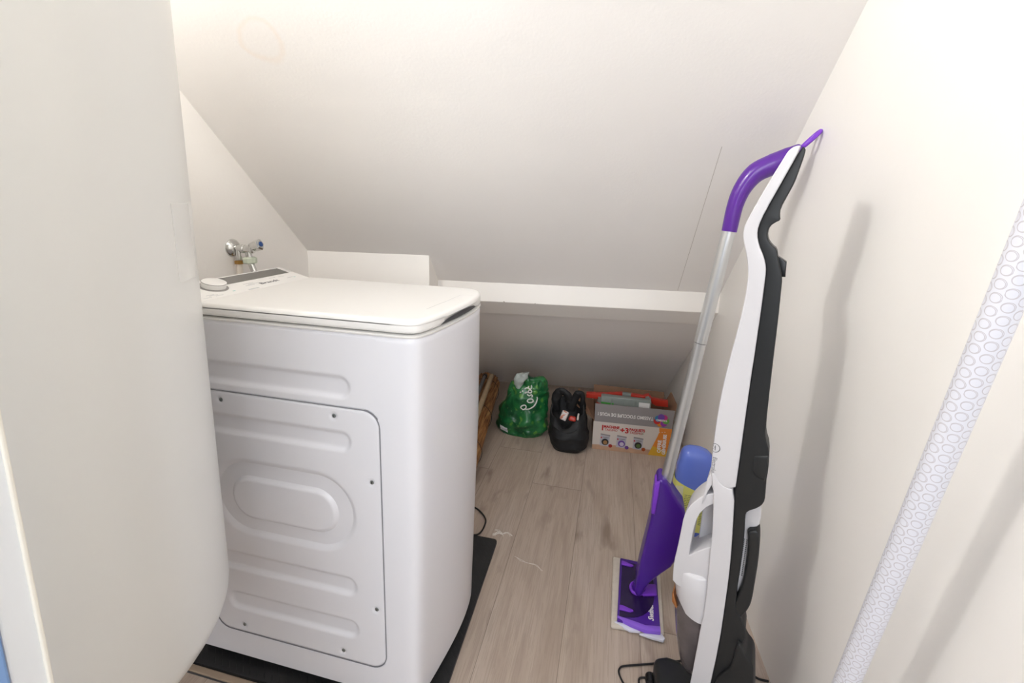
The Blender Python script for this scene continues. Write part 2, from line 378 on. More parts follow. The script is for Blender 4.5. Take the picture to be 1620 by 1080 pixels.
# laminate floor
def floor_mat():
    m = mat('oak_laminate', (.4, .33, .27), .42); N = NT(m)
    g = N.n('ShaderNodeTexCoord').outputs['Object']
    sp = N.n('ShaderNodeSeparateXYZ'); N.l(g, sp.inputs[0]); X, Y = sp.outputs[0], sp.outputs[1]
    pw = K['pw']; u = N.math('DIVIDE', N.math('SUBTRACT', X, K['xs1']-10*pw), pw)
    idx = N.math('FLOOR', u); fr = N.math('FRACT', u)
    # end joints: per plank offset chosen so the visible butt joints fall where they are seen
    wn = N.n('ShaderNodeTexWhiteNoise', noise_dimensions='1D'); N.l(idx, wn.inputs['W'])
    off = N.math('MULTIPLY', wn.outputs['Value'], 1.28)
    v = N.math('DIVIDE', N.math('ADD', N.math('ADD', Y, off), 20.), 1.28)
    vid = N.math('FLOOR', v); vf = N.math('FRACT', v)
    # seams
    s1 = N.math('LESS_THAN', fr, .007); s2 = N.math('LESS_THAN', vf, .0014)
    seam = N.math('MAXIMUM', s1, s2)
    cid = N.math('ADD', N.math('MULTIPLY', idx, 7.13), N.math('MULTIPLY', vid, 3.7))
    cb = N.n('ShaderNodeCombineXYZ'); N.l(N.math('ADD', X, N.math('MULTIPLY', cid, .37)), cb.inputs[0]); N.l(Y, cb.inputs[1]); N.l(cid, cb.inputs[2])
    # grain: stretched noise with some distortion
    mp = N.n('ShaderNodeMapping'); mp.inputs['Scale'].default_value = (9, 1.1, 1); N.l(cb.outputs[0], mp.inputs[0])
    n1 = N.n('ShaderNodeTexNoise', Scale=2.2, Detail=6., Distortion=.9); N.l(mp.outputs[0], n1.inputs['Vector'])
    mp2 = N.n('ShaderNodeMapping'); mp2.inputs['Scale'].default_value = (160, 5, 1); N.l(cb.outputs[0], mp2.inputs[0])
    n2 = N.n('ShaderNodeTexNoise', Scale=2., Detail=4.); N.l(mp2.outputs[0], n2.inputs['Vector'])
    mp3 = N.n('ShaderNodeMapping'); mp3.inputs['Scale'].default_value = (5.5, 1.7, 1); N.l(cb.outputs[0], mp3.inputs[0])
    n3 = N.n('ShaderNodeTexNoise', Scale=3., Detail=3., Distortion=.5); N.l(mp3.outputs[0], n3.inputs['Vector'])
    kn = N.ramp(n3.outputs['Fac'], [(0, (0,)*3), (.60, (0,)*3), (.76, (1,)*3), (1, (1,)*3)])
    # wave ring grain
    wv = N.n('ShaderNodeTexWave', Scale=1.7, Distortion=6., Detail=3.); wv.bands_direction = 'X'; wv.inputs['Detail Scale'].default_value = .8
    N.l(mp.outputs[0], wv.inputs['Vector'])
    base = N.ramp(n1.outputs['Fac'], [(.25, (.375, .296, .238)), (.5, (.455, .372, .308)), (.75, (.51, .43, .365))])
    c = N.mix(N.math('MULTIPLY', N.math('LESS_THAN', n2.outputs['Fac'], .47), .30), base, (.30, .235, .19))
    c = N.mix(N.math('MULTIPLY', wv.outputs['Fac'], .13), c, (.31, .245, .195))
    c = N.mix(N.math('MULTIPLY', kn, .8), c, (.235, .175, .135))
    c = N.mix(N.math('MULTIPLY', seam, .75), c, (.12, .09, .07))
    N.l(c, N.b.inputs['Base Color'])
    h = N.math('SUBTRACT', N.math('MULTIPLY', n2.outputs['Fac'], .3), seam)
    bp = N.n('ShaderNodeBump', Strength=.25, Distance=.001); N.l(h, bp.inputs['Height']); N.l(bp.outputs['Normal'], N.b.inputs['Normal'])
    return m
M['floor'] = floor_mat()

def ring_mat():
    """white vinyl printed with rows of small grey double rings, uv in metres around/along the roll"""
    m = mat('ring_print_vinyl', (.72, .73, .80), .3); N = NT(m)
    uv = N.n('ShaderNodeUVMap').outputs[0]
    sp = N.n('ShaderNodeSeparateXYZ'); N.l(uv, sp.inputs[0])
    s = 2*math.pi*.0140/8
    u = N.math('DIVIDE', sp.outputs[0], s); col = N.math('FLOOR', u); fu = N.math('SUBTRACT', N.math('FRACT', u), .5)
    wv = N.n('ShaderNodeTexWhiteNoise', noise_dimensions='1D'); N.l(col, wv.inputs['W'])
    v = N.math('ADD', N.math('DIVIDE', sp.outputs[1], s*1.22), N.math('MULTIPLY', col, .5))
    row = N.math('FLOOR', v); fv = N.math('MULTIPLY', N.math('SUBTRACT', N.math('FRACT', v), .5), 1.22)
    cb = N.n('ShaderNodeCombineXYZ'); N.l(col, cb.inputs[0]); N.l(row, cb.inputs[1])
    wn = N.n('ShaderNodeTexWhiteNoise', noise_dimensions='2D'); N.l(cb.outputs[0], wn.inputs['Vector'])
    jx = N.math('MULTIPLY', N.math('SUBTRACT', wn.outputs['Value'], .5), .12)
    def ring(rad, w, dx, dy):
        x = N.math('ADD', N.math('ADD', fu, jx), dx); y = N.math('ADD', fv, dy)
        d = N.math('SQRT', N.math('ADD', N.math('MULTIPLY', x, x), N.math('MULTIPLY', y, y)))
        return N.math('LESS_THAN', N.math('ABSOLUTE', N.math('SUBTRACT', d, rad)), w)
    r = N.math('MAXIMUM', ring(.455, .030, 0, 0), ring(.40, .028, .03, .03))
    nz = N.n('ShaderNodeTexNoise', Scale=300.); N.l(uv, nz.inputs['Vector'])
    c = N.mix(N.math('MULTIPLY', r, .62), (.72, .73, .80), (.40, .36, .38))
    N.l(c, N.b.inputs['Base Color']); return m
M['rings'] = ring_mat()

def veg_mat():
    m = mat('green_vegetable_print', (.02, .14, .04), .3, coat=.2); N = NT(m)
    g = N.n('ShaderNodeTexCoord').outputs['Object']
    v = N.n('ShaderNodeTexVoronoi', Scale=26.); N.l(g, v.inputs['Vector'])
    n = N.n('ShaderNodeTexNoise', Scale=9., Detail=3., Distortion=1.); N.l(g, n.inputs['Vector'])
    n2 = N.n('ShaderNodeTexNoise', Scale=70., Detail=2.); N.l(g, n2.inputs['Vector'])
    c = N.ramp(n.outputs['Fac'], [(.25, (.003, .03, .012)), (.45, (.006, .095, .03)), (.6, (.02, .16, .045)), (.8, (.03, .21, .06))])
    spot = N.ramp(v.outputs['Distance'], [(0, (1,)*3), (.22, (.9,)*3), (.34, (0,)*3), (1, (0,)*3)])
    pick = N.math('GREATER_THAN', n.outputs['Fac'], .49)
    c = N.mix(N.math('MULTIPLY', N.math('MULTIPLY', spot, pick), .8), c, (.13, .34, .05))
    c = N.mix(N.ramp(n2.outputs['Fac'], [(0, (0,)*3), (.66, (0,)*3), (.74, (.75,)*3), (1, (.8,)*3)]), c, (.20, .42, .14))
    N.l(c, N.b.inputs['Base Color']); return m
M['veg'] = veg_mat()

def bamboo_mat():
    m = mat('bamboo_cane', (.4, .22, .09), .55); N = NT(m)
    g = N.n('ShaderNodeTexCoord').outputs['Object']
    mp = N.n('ShaderNodeMapping'); mp.inputs['Scale'].default_value = (1, .05, 1); mp.inputs['Rotation'].default_value = (0, 0, -.145); N.l(g, mp.inputs[0])
    n = N.n('ShaderNodeTexNoise', Scale=90., Detail=4.); N.l(mp.outputs[0], n.inputs['Vector'])
    c = N.ramp(n.outputs['Fac'], [(.3, (.10, .035, .012)), (.5, (.34, .15, .05)), (.68, (.52, .30, .13))])
    N.l(c, N.b.inputs['Base Color']); return m
M['bamboo'] = bamboo_mat()

def tread_mat():
    m = mat('ribbed_rubber', (.02, .02, .021), .5); N = NT(m)
    g = N.n('ShaderNodeTexCoord').outputs['Object']
    mp = N.n('ShaderNodeMapping'); mp.inputs['Rotation'].default_value = (0, 0, .8); N.l(g, mp.inputs[0])
    ch = N.n('ShaderNodeTexBrick'); ch.inputs['Scale'].default_value = 18; ch.inputs['Mortar Size'].default_value = .12; N.l(mp.outputs[0], ch.inputs['Vector'])
    bp = N.n('ShaderNodeBump', Strength=.8, Distance=.002); N.l(ch.outputs['Fac'], bp.inputs['Height']); N.l(bp.outputs['Normal'], N.b.inputs['Normal'])
    return m
M['tread'] = tread_mat()

# ---------------------------------------------------------------- room
RR = K['rr']; cr, sr = math.cos(RR), math.sin(RR)
def Q(x, y, z): return Vector((cr*x - sr*y, sr*x + cr*y, z))        # roof frame -> world
TA = math.tan(K['ang']); H0 = K['h0']
xL, tL, xR, tR = K['xL'], math.tan(K['lr']), K['xR'], math.tan(K['wr'])
WL = lambda y: xL + tL*y
WR = lambda y: xR + tR*y
YF = K['yF']; YB = K['yB']; ZB = K['zB']; YC = K['yC']; ZC = K['zC']
YBACK = -1.5
ZTOP = 2.45

bm = box(-1.6, 1.6, YBACK-.3, 2.6, -.06, 0)
struct(link_mesh('floor', bm, M['floor'], smooth=False))

def wall(name, xf, sgn, m):
    bm = bmesh.new()
    n = 12; T = .03*sgn
    y0, y1 = YBACK, 2.5
    a = [(xf(y0), y0), (xf(y1), y1)]
    vs = []
    for x, y in a:
        for z in (0, 3.0):
            vs.append((x, y, z)); vs.append((x+T, y, z))
    v = [bm.verts.new(p) for p in vs]
    for f in ((0,2,6,4),(1,5,7,3),(0,4,5,1),(2,3,7,6),(0,1,3,2),(4,6,7,5)): bm.faces.new([v[i] for i in f])
    return struct(link_mesh(name, bm, m, smooth=False))
wall('wall_left', WL, -1, M['wall'])
wall('wall_right', WR, 1, M['wallR'])

def roof_prism(name, prof, x0, x1, m, parent=None, b=0):
    """prof polygon in (y',z) of the roof frame, swept along its x'"""
    bm = bmesh.new()
    a = [bm.verts.new(Q(x0, y, z)) for y, z in prof]; c = [bm.verts.new(Q(x1, y, z)) for y, z in prof]
    n = len(prof); bm.faces.new(a); bm.faces.new(c[::-1])
    for i in range(n): bm.faces.new((a[i], c[i], c[(i+1) % n], a[(i+1) % n]))
    bmesh.ops.recalc_face_normals(bm, faces=bm.faces); bev(bm, b, 2)
    return link_mesh(name, bm, m, parent, smooth=False)
SL = lambda y: H0 - y*TA
ytop = (H0-ZTOP)/TA
nt_ = .14
ceil = struct(roof_prism('ceiling', [(ytop, ZTOP), (YB+.06, SL(YB+.06)), (YC+.03, ZC+.0), (YF, 0), (YF+.02, .0), (YF+.35, .0), (YF+.35, .25), (ytop, ZTOP+.5), (YBACK-.6, ZTOP+.5), (YBACK-.6, ZTOP)], -1.5, 1.5, M['roof']))
# purlin that crosses the slope
struct(roof_prism('trim_1', [(YB, SL(YB)+.02), (YB, ZB), (YC, ZC), (YC+.10, ZC+.04), (YC+.10, ZC+.2), (YB+.05, SL(YB)+.10)], -1.25, .83, M['beam'], b=.0025))
bm = bmesh.new()
for px, w, s in ((.19, .016, .9), (.0, .02, 1.0), (-.02, .008, .8), (.11, .006, .5), (.30, .007, .5), (.42, .005, .4)):
    for k in range(3):
        c = Q(px-.28+random.uniform(-w, w)+.0, YB-.0008, ZB+.0015+random.uniform(-.001, .0015)); r_ = .0022*s
        pts = [c + Vector((math.cos(a)*r_*random.uniform(1, 2.4), 0, math.sin(a)*r_*.8)) for a in [i*math.pi/3 for i in range(6)]]
        t = [bm.verts.new(p + Vector((0, -.0006, 0))) for p in pts]; b_ = [bm.verts.new(p + Vector((0, .0010, 0))) for p in pts]
        bm.faces.new(t)
        for i in range(6): bm.faces.new((t[i], b_[i], b_[(i+1) % 6], t[(i+1) % 6]))
struct(link_mesh('trim_4', bm, M['chip'], smooth=False))
# boxed-out section beside the left wall
ybx = K['ybx']; xb = K['xbx']
struct(roof_prism('trim_2', [(ybx, SL(ybx)+.02), (ybx, .60), (ybx+.12, .60), (YC+.12, SL(YC+.12)), (ybx+.1, SL(ybx)+.05)], -1.2, xb, M['beam'], b=.002))
# hairline joint between two ceiling boards
s0 = Vector(K['seam'][0]); s1 = Vector(K['seam'][1]); nrm = Vector((-sr*TA, cr*TA, 1)).normalized()
def strip(bm, a, b, w, n, lift=.0004):
    d = (b-a).normalized(); s = d.cross(n).normalized()*w/2
    t0 = [a+s, a-s, b-s, b+s]
    v = [bm.verts.new(p - n*lift) for p in t0]; bm.faces.new(v)
    v2 = [bm.verts.new(p + n*lift) for p in t0]; bm.faces.new(v2[::-1])
    for i in range(4): bm.faces.new((v[i], v2[i], v2[(i+1) % 4], v[(i+1) % 4]))
bm = bmesh.new(); strip(bm, s0, s1, .0011, nrm)
struct(link_mesh('trim_5', bm, mat('joint_shadow_gap', (.52, .48, .44), .9), smooth=False))

# door jamb at the left, close to the camera
J = Vector((K['jamb'][0], K['jamb'][1], 0))
bm = box(J.x-.12, J.x, J.y-.0215, J.y, 0, 2.4, .002)
struct(link_mesh('door_1', bm, M['jamb'], smooth=False))
bm = box(J.x-.06, J.x+.0022, J.y-.0024, J.y+.0008, 0, 2.4, .001)
struct(link_mesh('trim_6', bm, M['jamb_cream'], smooth=False))
bm = box(J.x-.12, J.x+.0015, J.y-.034, J.y-.0218, 0, 2.4, .002)
struct(link_mesh('trim_7', bm, M['jamb_blue'], smooth=False))  # narrow blue strip beside the jamb face
struct(link_mesh('door_2', box(J.x-.12, J.x+.0015, J.y-.13, J.y-.0342, 0, 2.4, .002), M['jamb'], smooth=False))
# threshold strip in front of the washer
(a0, a1, b0, b1) = [Vector((*p, 0)) for p in K['thr']]
bm = box(-.76, -.12, -.0375, -.024, 0, .005, .0015)
o = struct(link_mesh('trim_3', bm, M['thr'], smooth=False))
bm = box(-.76, -.12, -.0405, -.0377, 0, .0012, 0)
struct(link_mesh('trim_8', bm, M['wm_dark'], smooth=False))

# ---------------------------------------------------------------- water heater
HX, HY, HR = -.48, -.33, .255
wh = thing('water_heater', 'large white cylindrical water heater with a domed bottom, hung on the left wall', 'water heater', (HX, HY, .34))
prof = []
zc = .43; hh = .115
for i in range(0, 15):
    t = i/14*math.pi/2
    prof.append((HR*math.sin(t), zc - hh*math.cos(t)))
prof += [(HR, .55), (HR, .551), (HR, 1.0), (HR, 1.40), (HR, 1.50)]
for i in range(1, 11):
    t = i/10*math.pi/2
    prof.append((HR*math.cos(t), 1.50+.06*math.sin(t)))
bm = lathe(prof, (HX, HY, 0), seg=128)
link_mesh('tank', bm, M['heater'], wh, ang=60)
for z in (.72, 1.35):
    link_mesh('wall_bracket', box(WL(HY)+.0, HX-HR+.03, HY-.12, HY+.12, z-.03, z+.03, .004), M['alu'], wh)
# sticker on the jacket
bm = bmesh.new(); R_ = HR+.0006
a0, a1 = math.radians(24), math.radians(38)
row = []
for i in range(9):
    a = a0+(a1-a0)*i/8
    row.append([bm.verts.new((HX+math.cos(a)*(R_+d), HY+math.sin(a)*(R_+d), z)) for d in (0, -.0012) for z in (.955, 1.06)])
for i in range(8):
    A, B = row[i], row[i+1]
    bm.faces.new((A[0], B[0], B[1], A[1])); bm.faces.new((A[2], A[3], B[3], B[2]))
    bm.faces.new((A[1], B[1], B[3], A[3])); bm.faces.new((A[0], A[2], B[2], B[0]))
bm.faces.new((row[0][0], row[0][1], row[0][3], row[0][2])); bm.faces.new((row[-1][0], row[-1][2], row[-1][3], row[-1][1]))
link_mesh('data_sticker', bm, mat('sticker_film', (.725, .725, .705), .24), wh)

# ---------------------------------------------------------------- washing machine
WX0, WW, ZG = -.575, .345, .838            # rear x, width, lid gap height
wm = thing('washing_machine', 'white top-loading washing machine with a ribbed side panel, on a black mat', 'washing machine', (-.28, .17, .008))

def contour(inset=0, bottom=False):
    """plan outline, counter-clockwise from the rear near corner; the front swells towards +x"""
    W = WW
    front = [(-.045, 0), (-.026, .002), (-.013, .009), (-.005, .024), (.003, .055), (.011, .100), (.018, .150), (.022, .200), (.022, .245), (.018, .285), (.008, .316), (-.010, .336), (-.032, .3435), (-.055, W)]
    if bottom: front = [(x-.013*min(1, max(0, (x+.045)/.05)), y) for x, y in front]
    fr = [tuple(v[:2]) for v in catmull([(x, y, 0) for x, y in front], 3)]
    pts = [(WX0, 0), (-.30, 0), (-.0902, 0), (-.0850, 0), (-.060, 0)] + fr + [(-.30, W), (WX0, W)]
    if inset:
        cxm, cym = -.30, W/2
        out = []
        n = len(pts)
        for k in range(n):
            a = Vector(pts[max(k-1, 0)]); b = Vector(pts[min(k+1, n-1)]); d = (b-a)
            nn = Vector((-d.y, d.x)).normalized() if d.length > 0 else Vector((0, 0))
            p = Vector(pts[k]) + nn*inset
            out.append((p.x if k not in (0, n-1) else WX0+max(inset, 0)*.0, p.y))
        pts = out
    return pts

def loft(levels, cap=True):
    bm = bmesh.new(); rings = []
    for pts, z in levels:
        rings.append([bm.verts.new((x, y, z if not callable(z) else z(x, y))) for x, y in pts])
    n = len(rings[0])
    for A, B in zip(rings, rings[1:]):
        for i in range(n): bm.faces.new((A[i], A[(i+1) % n], B[(i+1) % n], B[i]))
    if cap:
        f1 = bm.faces.new(rings[0][::-1]); f2 = bm.faces.new(rings[-1])
    return bm

# side face as a displaced grid: pressed grooves
def cap_sd(x, z, x0, x1, zc, r):
    dx = max(x0-x, 0, x-x1); return math.hypot(dx, z-zc) - r
def groove(x, z, x0, x1, zt, zb, depth, wid=.008):
    zc, r = (zt+zb)/2, (zt-zb)/2
    sd = cap_sd(x, z, x0+r, x1-r, zc, r)
    t = min(1, max(0, .5 - sd/wid)); t = t*t*(3-2*t)
    return depth*t
def rr_sd(x, z, x0, x1, z0, z1, r):
    cx, cz = (x0+x1)/2, (z0+z1)/2; hx, hz = (x1-x0)/2-r, (z1-z0)/2-r
    qx, qz = abs(x-cx)-hx, abs(z-cz)-hz
    return math.hypot(max(qx, 0), max(qz, 0)) + min(max(qx, qz), 0) - r
PX0, PX1, PZ0, PZ1, PR = -.510, -.0875, .105, .6845, .034

# body shell with the near side left open, filled by the pressed grid
z0 = .032
cb_, ct_ = contour(0, bottom=True), contour(0)
def lerp(a, b, t): return [(p[0]*(1-t)+q[0]*t, p[1]*(1-t)+q[1]*t) for p, q in zip(a, b)]
levels = [(lerp(contour(.010, bottom=True), contour(.010, bottom=True), 0), z0), (lerp(cb_, ct_, .0), z0+.006), (lerp(cb_, ct_, .02), z0+.012), (lerp(cb_, ct_, .5), .30), (ct_, .55), (ct_, ZG-.020), (ct_, ZG-.012), (contour(.004), ZG-.004), (contour(.012), ZG-.003), (contour(.014), ZG+.006)]
bm = loft(levels)
rem = [f for f in bm.faces if all(abs(v.co.y) < 1e-5 for v in f.verts) and all(v.co.x < -.089 for v in f.verts)]
bmesh.ops.delete(bm, geom=rem, context='FACES')
body = link_mesh('body', bm, M['wm'], wm, ang=40)

GX0, GX1, GZ0, GZ1 = WX0, -.09, z0+.006, ZG-.012
def grid(x0, x1, z0_, z1_, step, hf, y=0, inside=None):
    bm = bmesh.new(); nx = int((x1-x0)/step)+1; nz = int((z1_-z0_)/step)+1
    V = {}
    for i in range(nx+1):
        for k in range(nz+1):
            x = x0+(x1-x0)*i/nx; z = z0_+(z1_-z0_)*k/nz
            V[i, k] = bm.verts.new((x, y+hf(x, z), z))
    for i in range(nx):
        for k in range(nz):
            vs = (V[i, k], V[i+1, k], V[i+1, k+1], V[i, k+1])
            if inside and not any(inside(v.co.x, v.co.z) for v in vs): continue
            bm.faces.new(vs)
    loose = [v for v in bm.verts if not v.link_faces]
    bmesh.ops.delete(bm, geom=loose, context='VERTS')
    return bm
def side_h(x, z):
    h = groove(x, z, -.62, -.150, .744, .705, .007, .012)
    sd = rr_sd(x, z, PX0, PX1, PZ0, PZ1, PR)
    # seam groove round the access panel, flat recess behind it
    if sd < .0012: h += .0045*min(1, max(0, (.0012-sd)/.0010))
    # foot hole
    d = math.hypot(x+.071, z-.078)
    if d < .016: h += .006*min(1, (.016-d)/.006)
    return h
bm = grid(GX0, GX1, GZ0, GZ1, .0028, side_h)
link_mesh('side_wall', bm, M['wm'], wm, auto=False)
def panel_h(x, z):
    h = groove(x, z, -.56, -.151, .632, .597, .006, .012)
    h += groove(x, z, -.475, -.151, .532, .371, .0095, .022) - groove(x, z, -.438, -.187, .499, .401, .0095, .016)
    h += groove(x, z, -.56, -.152, .309, .272, .006, .012)
    h += groove(x, z, -.468, -.151, .2055, .168, .006, .012)
    for sx_, sz_ in SCREWS:
        d = math.hypot(x-sx_, z-sz_)
        if d < .0085: h += .0022*min(1, (.0085-d)/.003)
    sd = rr_sd(x, z, PX0, PX1, PZ0, PZ1, PR)
    if sd > -.004: h += .0026*min(1, ((sd+.004)/.004)**2)
    return h
SCREWS = [(-.443, .665), (-.183, .665), (-.107, .537), (-.106, .249), (-.439, .123), (-.188, .125)]
# polar style rounded-rect sheet so that the outline is clean
bm = bmesh.new(); step = .0026
nx = int((PX1-PX0)/step); nz = int((PZ1-PZ0)/step); V = {}
for i in range(nx+1):
    for k in range(nz+1):
        x = PX0+(PX1-PX0)*i/nx; z = PZ0+(PZ1-PZ0)*k/nz
        sd = rr_sd(x, z, PX0, PX1, PZ0, PZ1, PR)
        if sd > 0:   # pull outside corner points on to the arc
            cxx = PX0+PR if x < PX0+PR else PX1-PR; czz = PZ0+PR if z < PZ0+PR else PZ1-PR
            d = Vector((x-cxx, z-czz)); d = d.normalized()*PR; x, z = cxx+d.x, czz+d.y
            sd = 0
        V[i, k] = bm.verts.new((x, -.0016+panel_h(x, z), z))
for i in range(nx):
    for k in range(nz):
        bm.faces.new((V[i, k], V[i+1, k], V[i+1, k+1], V[i, k+1]))
bmesh.ops.remove_doubles(bm, verts=bm.verts, dist=.00025)
ap = link_mesh('access_panel', bm, M['wm'], wm, auto=False)
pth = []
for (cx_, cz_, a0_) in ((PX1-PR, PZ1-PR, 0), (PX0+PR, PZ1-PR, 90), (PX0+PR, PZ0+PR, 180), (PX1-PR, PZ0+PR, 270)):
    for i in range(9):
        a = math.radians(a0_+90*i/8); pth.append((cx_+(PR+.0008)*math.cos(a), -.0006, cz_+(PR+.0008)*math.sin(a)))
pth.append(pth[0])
bm = bmesh.new(); tube(pth, .0011, 6, bm, caps=False, up=(0, 1, 0)); link_mesh('panel_shadow_gap', bm, M['gap_shade'], wm)  # dark strip painting in the shade of the gap round the panel
for sx_, sz_ in SCREWS:
    bm = lathe([(0, .0), (.0042, .0002), (.0046, -.0012), (.0040, -.0026), (.0016, -.0028), (.0014, -.0016), (0, -.0016)], (sx_, .0022, sz_), (0, 1, 0), 16)
    link_mesh('screw', bm, M['screw'], ap)

# lid: slab with rounded rim, swelling front, follows the plan outline
def lid_contour(ins):
    return [(max(x, -.474), y) for x, y in contour(ins)]
def ztop(x, y):
    return .866
lv = []
zb_ = ZG+.003
lv.append((lid_contour(.010), zb_)); lv.append((lid_contour(.0015), zb_)); lv.append((lid_contour(-.0012), zb_+.003))
lv.append((lid_contour(-.0012), .857))
for k in range(1, 7):
    t = k/6*math.pi/2
    lv.append((lid_contour(-.0012+.0085*(1-math.cos(t))), .857+.0085*math.sin(t)))
lv.append((lid_contour(.016), .8657)); lv.append((lid_contour(.024), .8658))
lv.insert(3, (lid_contour(-.0012), zb_+.006)); lv.insert(5, (lid_contour(-.0012), .8555))
lv = sorted(lv[:0]+lv, key=lambda q: 0)
bm = loft(lv)
big = [f for f in bm.faces if len(f.verts) > 4]
# soften the grip scoop at the front: a shallow dish in the lid rim
for v in bm.verts:
    if v.co.x > -.02 and v.co.z < .850:
        t = (v.co.y-.165)/.095
        if abs(t) < 1:
            v.co.x -= .010*(1-t*t)**1.0; v.co.z += .004*(1-t*t)
lid = link_mesh('lid', bm, M['wm_top'], wm, ang=50)
# scoop plate (raised tongue with its seam) on the front edge of the lid
bm = bmesh.new()
P2 = [(-.034, .098), (-.010, .255)]
strip(bm, Vector((-.032, .095, .8657)), Vector((-.016, .250, .8657)), .0011, Vector((0, 0, 1)), .0003)
strip(bm, Vector((-.016, .250, .8657)), Vector((.010, .262, .8655)), .0011, Vector((0, 0, 1)), .0003)
link_mesh('grip_seam', bm, M['print2'], lid, smooth=False)
# dark scoop under the lid rim
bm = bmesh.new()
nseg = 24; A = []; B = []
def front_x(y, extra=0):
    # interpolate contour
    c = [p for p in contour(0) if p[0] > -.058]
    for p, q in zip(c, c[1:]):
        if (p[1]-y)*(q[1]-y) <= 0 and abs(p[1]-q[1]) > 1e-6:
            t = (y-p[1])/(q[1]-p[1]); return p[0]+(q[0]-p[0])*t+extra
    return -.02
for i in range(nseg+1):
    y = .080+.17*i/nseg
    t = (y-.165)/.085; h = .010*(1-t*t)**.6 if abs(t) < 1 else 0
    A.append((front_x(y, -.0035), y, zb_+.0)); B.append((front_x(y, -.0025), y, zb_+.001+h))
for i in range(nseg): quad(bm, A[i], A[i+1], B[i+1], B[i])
# dark band in the gap under the lid edge
bm2 = loft([(contour(.011), ZG-.004), (contour(.011), ZG+.004)])
merge(bm, bm2)
link_mesh('lid_gap', bm, M['wm_dark'], wm)
# body rim line under the lid
bm = loft([(contour(.0), ZG-.006), (contour(-.0016), ZG-.004), (contour(-.0016), ZG-.0015), (contour(.004), ZG-.0005)])
link_mesh('body_rim', bm, M['wm_top'], wm, ang=50)

# control panel at the rear: rises towards the wall
cp0, cp1 = -.4765, WX0
zcp = lambda x: .866 + (.024)*min(1, max(0, (cp0-x)/(cp0-cp1)))
bm = bmesh.new()
ya, yb = .0, WW
pr_ = [(cp0, zb_), (cp0, .8645), (cp0-.002, .8665), (cp1+.010, .8885), (cp1+.003, .887), (cp1, .883), (cp1, zb_)]
ys_ = [ya-.001, ya+.004, ya+.012, yb-.012, yb-.004, yb+.001]
ins = [.012, .003, 0, 0, .003, .012]
rings = [[bm.verts.new((x, y, z-(i_ if z > zb_+.001 else 0))) for x, z in pr_] for y, i_ in zip(ys_, ins)]
for A, B in zip(rings, rings[1:]):
    for i in range(len(A)): bm.faces.new((A[i], A[(i+1) % len(A)], B[(i+1) % len(A)], B[i]))
bm.faces.new(rings[0][::-1]); bm.faces.new(rings[-1])
cp = link_mesh('control_panel', bm, M['wm_top'], wm, ang=30)
slope = Vector((-(cp0-cp1-.012), 0, .022)).normalized(); pn = Vector((.022, 0, (cp0-cp1-.012))).normalized()
def CP(s, y, lift=.0004):  # s distance up the panel from its front edge
    return Vector((cp0-.002, y, .8665)) + slope*s + pn*lift
def cp_rect(bm, s0, s1, y0, y1, lift=.0005):
    a = [CP(s0, y0, lift), CP(s1, y0, lift), CP(s1, y1, lift), CP(s0, y1, lift)]
    b_ = [CP(s0, y0, -.001), CP(s1, y0, -.001), CP(s1, y1, -.001), CP(s0, y1, -.001)]
    v = [bm.verts.new(p) for p in a]; w = [bm.verts.new(p) for p in b_]
    bm.faces.new(v)
    for i in range(4): bm.faces.new((v[i], w[i], w[(i+1) % 4], v[(i+1) % 4]))
DS = K['cp']
bm = bmesh.new(); cp_rect(bm, .047, .084, .115, .318); link_mesh('display', bm, M['disp'], cp, smooth=False)
kn = CP(.047, .085, 0)
bm = lathe([(.0285, 0), (.0285, .0012), (.0255, .0015)], kn, pn, 48); 
link_mesh('knob_ring', bm, M['silver'], cp)
bm = lathe([(.0235, .001), (.0240, .010), (.0235, .0125), (.0215, .0135), (0, .0138)], kn, pn, 48)
knob = link_mesh('knob', bm, M['wm_top'], cp)
bm = lathe([(.0243, .0112), (.0245, .0118), (.0243, .0124)], kn, pn, 48); link_mesh('knob_rim', bm, M['silver'], knob)
yd = slope; xd = Vector((0, 1, 0))
bm = text_bm('Brandt', .0145, CP(.018, .215), xd, yd, pn, sx=1.5, bold=.0001); link_mesh('brand_lettering', bm, M['print'], cp, smooth=False)
bm = bmesh.new(); random.seed(3)
for (s_, y_, l_) in ((.032, .165, .03), (.027, .175, .03), (.022, .16, .025), (.010, .05, .02), (.005, .06, .018), (.014, .045, .02), (.034, .275, .02), (.036, .245, .02), (.058, .328, .01), (.065, .330, .008), (.052, .33, .012), (.020, .29, .02), (.004, .03, .02)):
    bm = bmesh.new(); cp_rect(bm, s_-.0007, s_+.0007, y_-l_/2, y_+l_/2, .0003)
    link_mesh('printed_mark', bm, M['print2'], cp, smooth=False)
for s_, y_ in ((.017, .303), (.011, .103)):
    bm = bmesh.new(); cp_rect(bm, s_-.001, s_+.001, y_-.003, y_+.003, .0003); link_mesh('teal_mark', bm, M['teal'], cp, smooth=False)
bm = bmesh.new(); cp_rect(bm, .0, .004, .135, .165, .0002); link_mesh('lid_symbol', bm, M['print2'], cp, smooth=False)
for x in (-.53, -.07):
    for y in (.05, WW-.05):
        link_mesh('foot', lathe([(.018, .008), (.020, .012), (.020, .020), (.010, .022), (.010, .040)], (x, y, 0), seg=20), M['rubber'], wm)

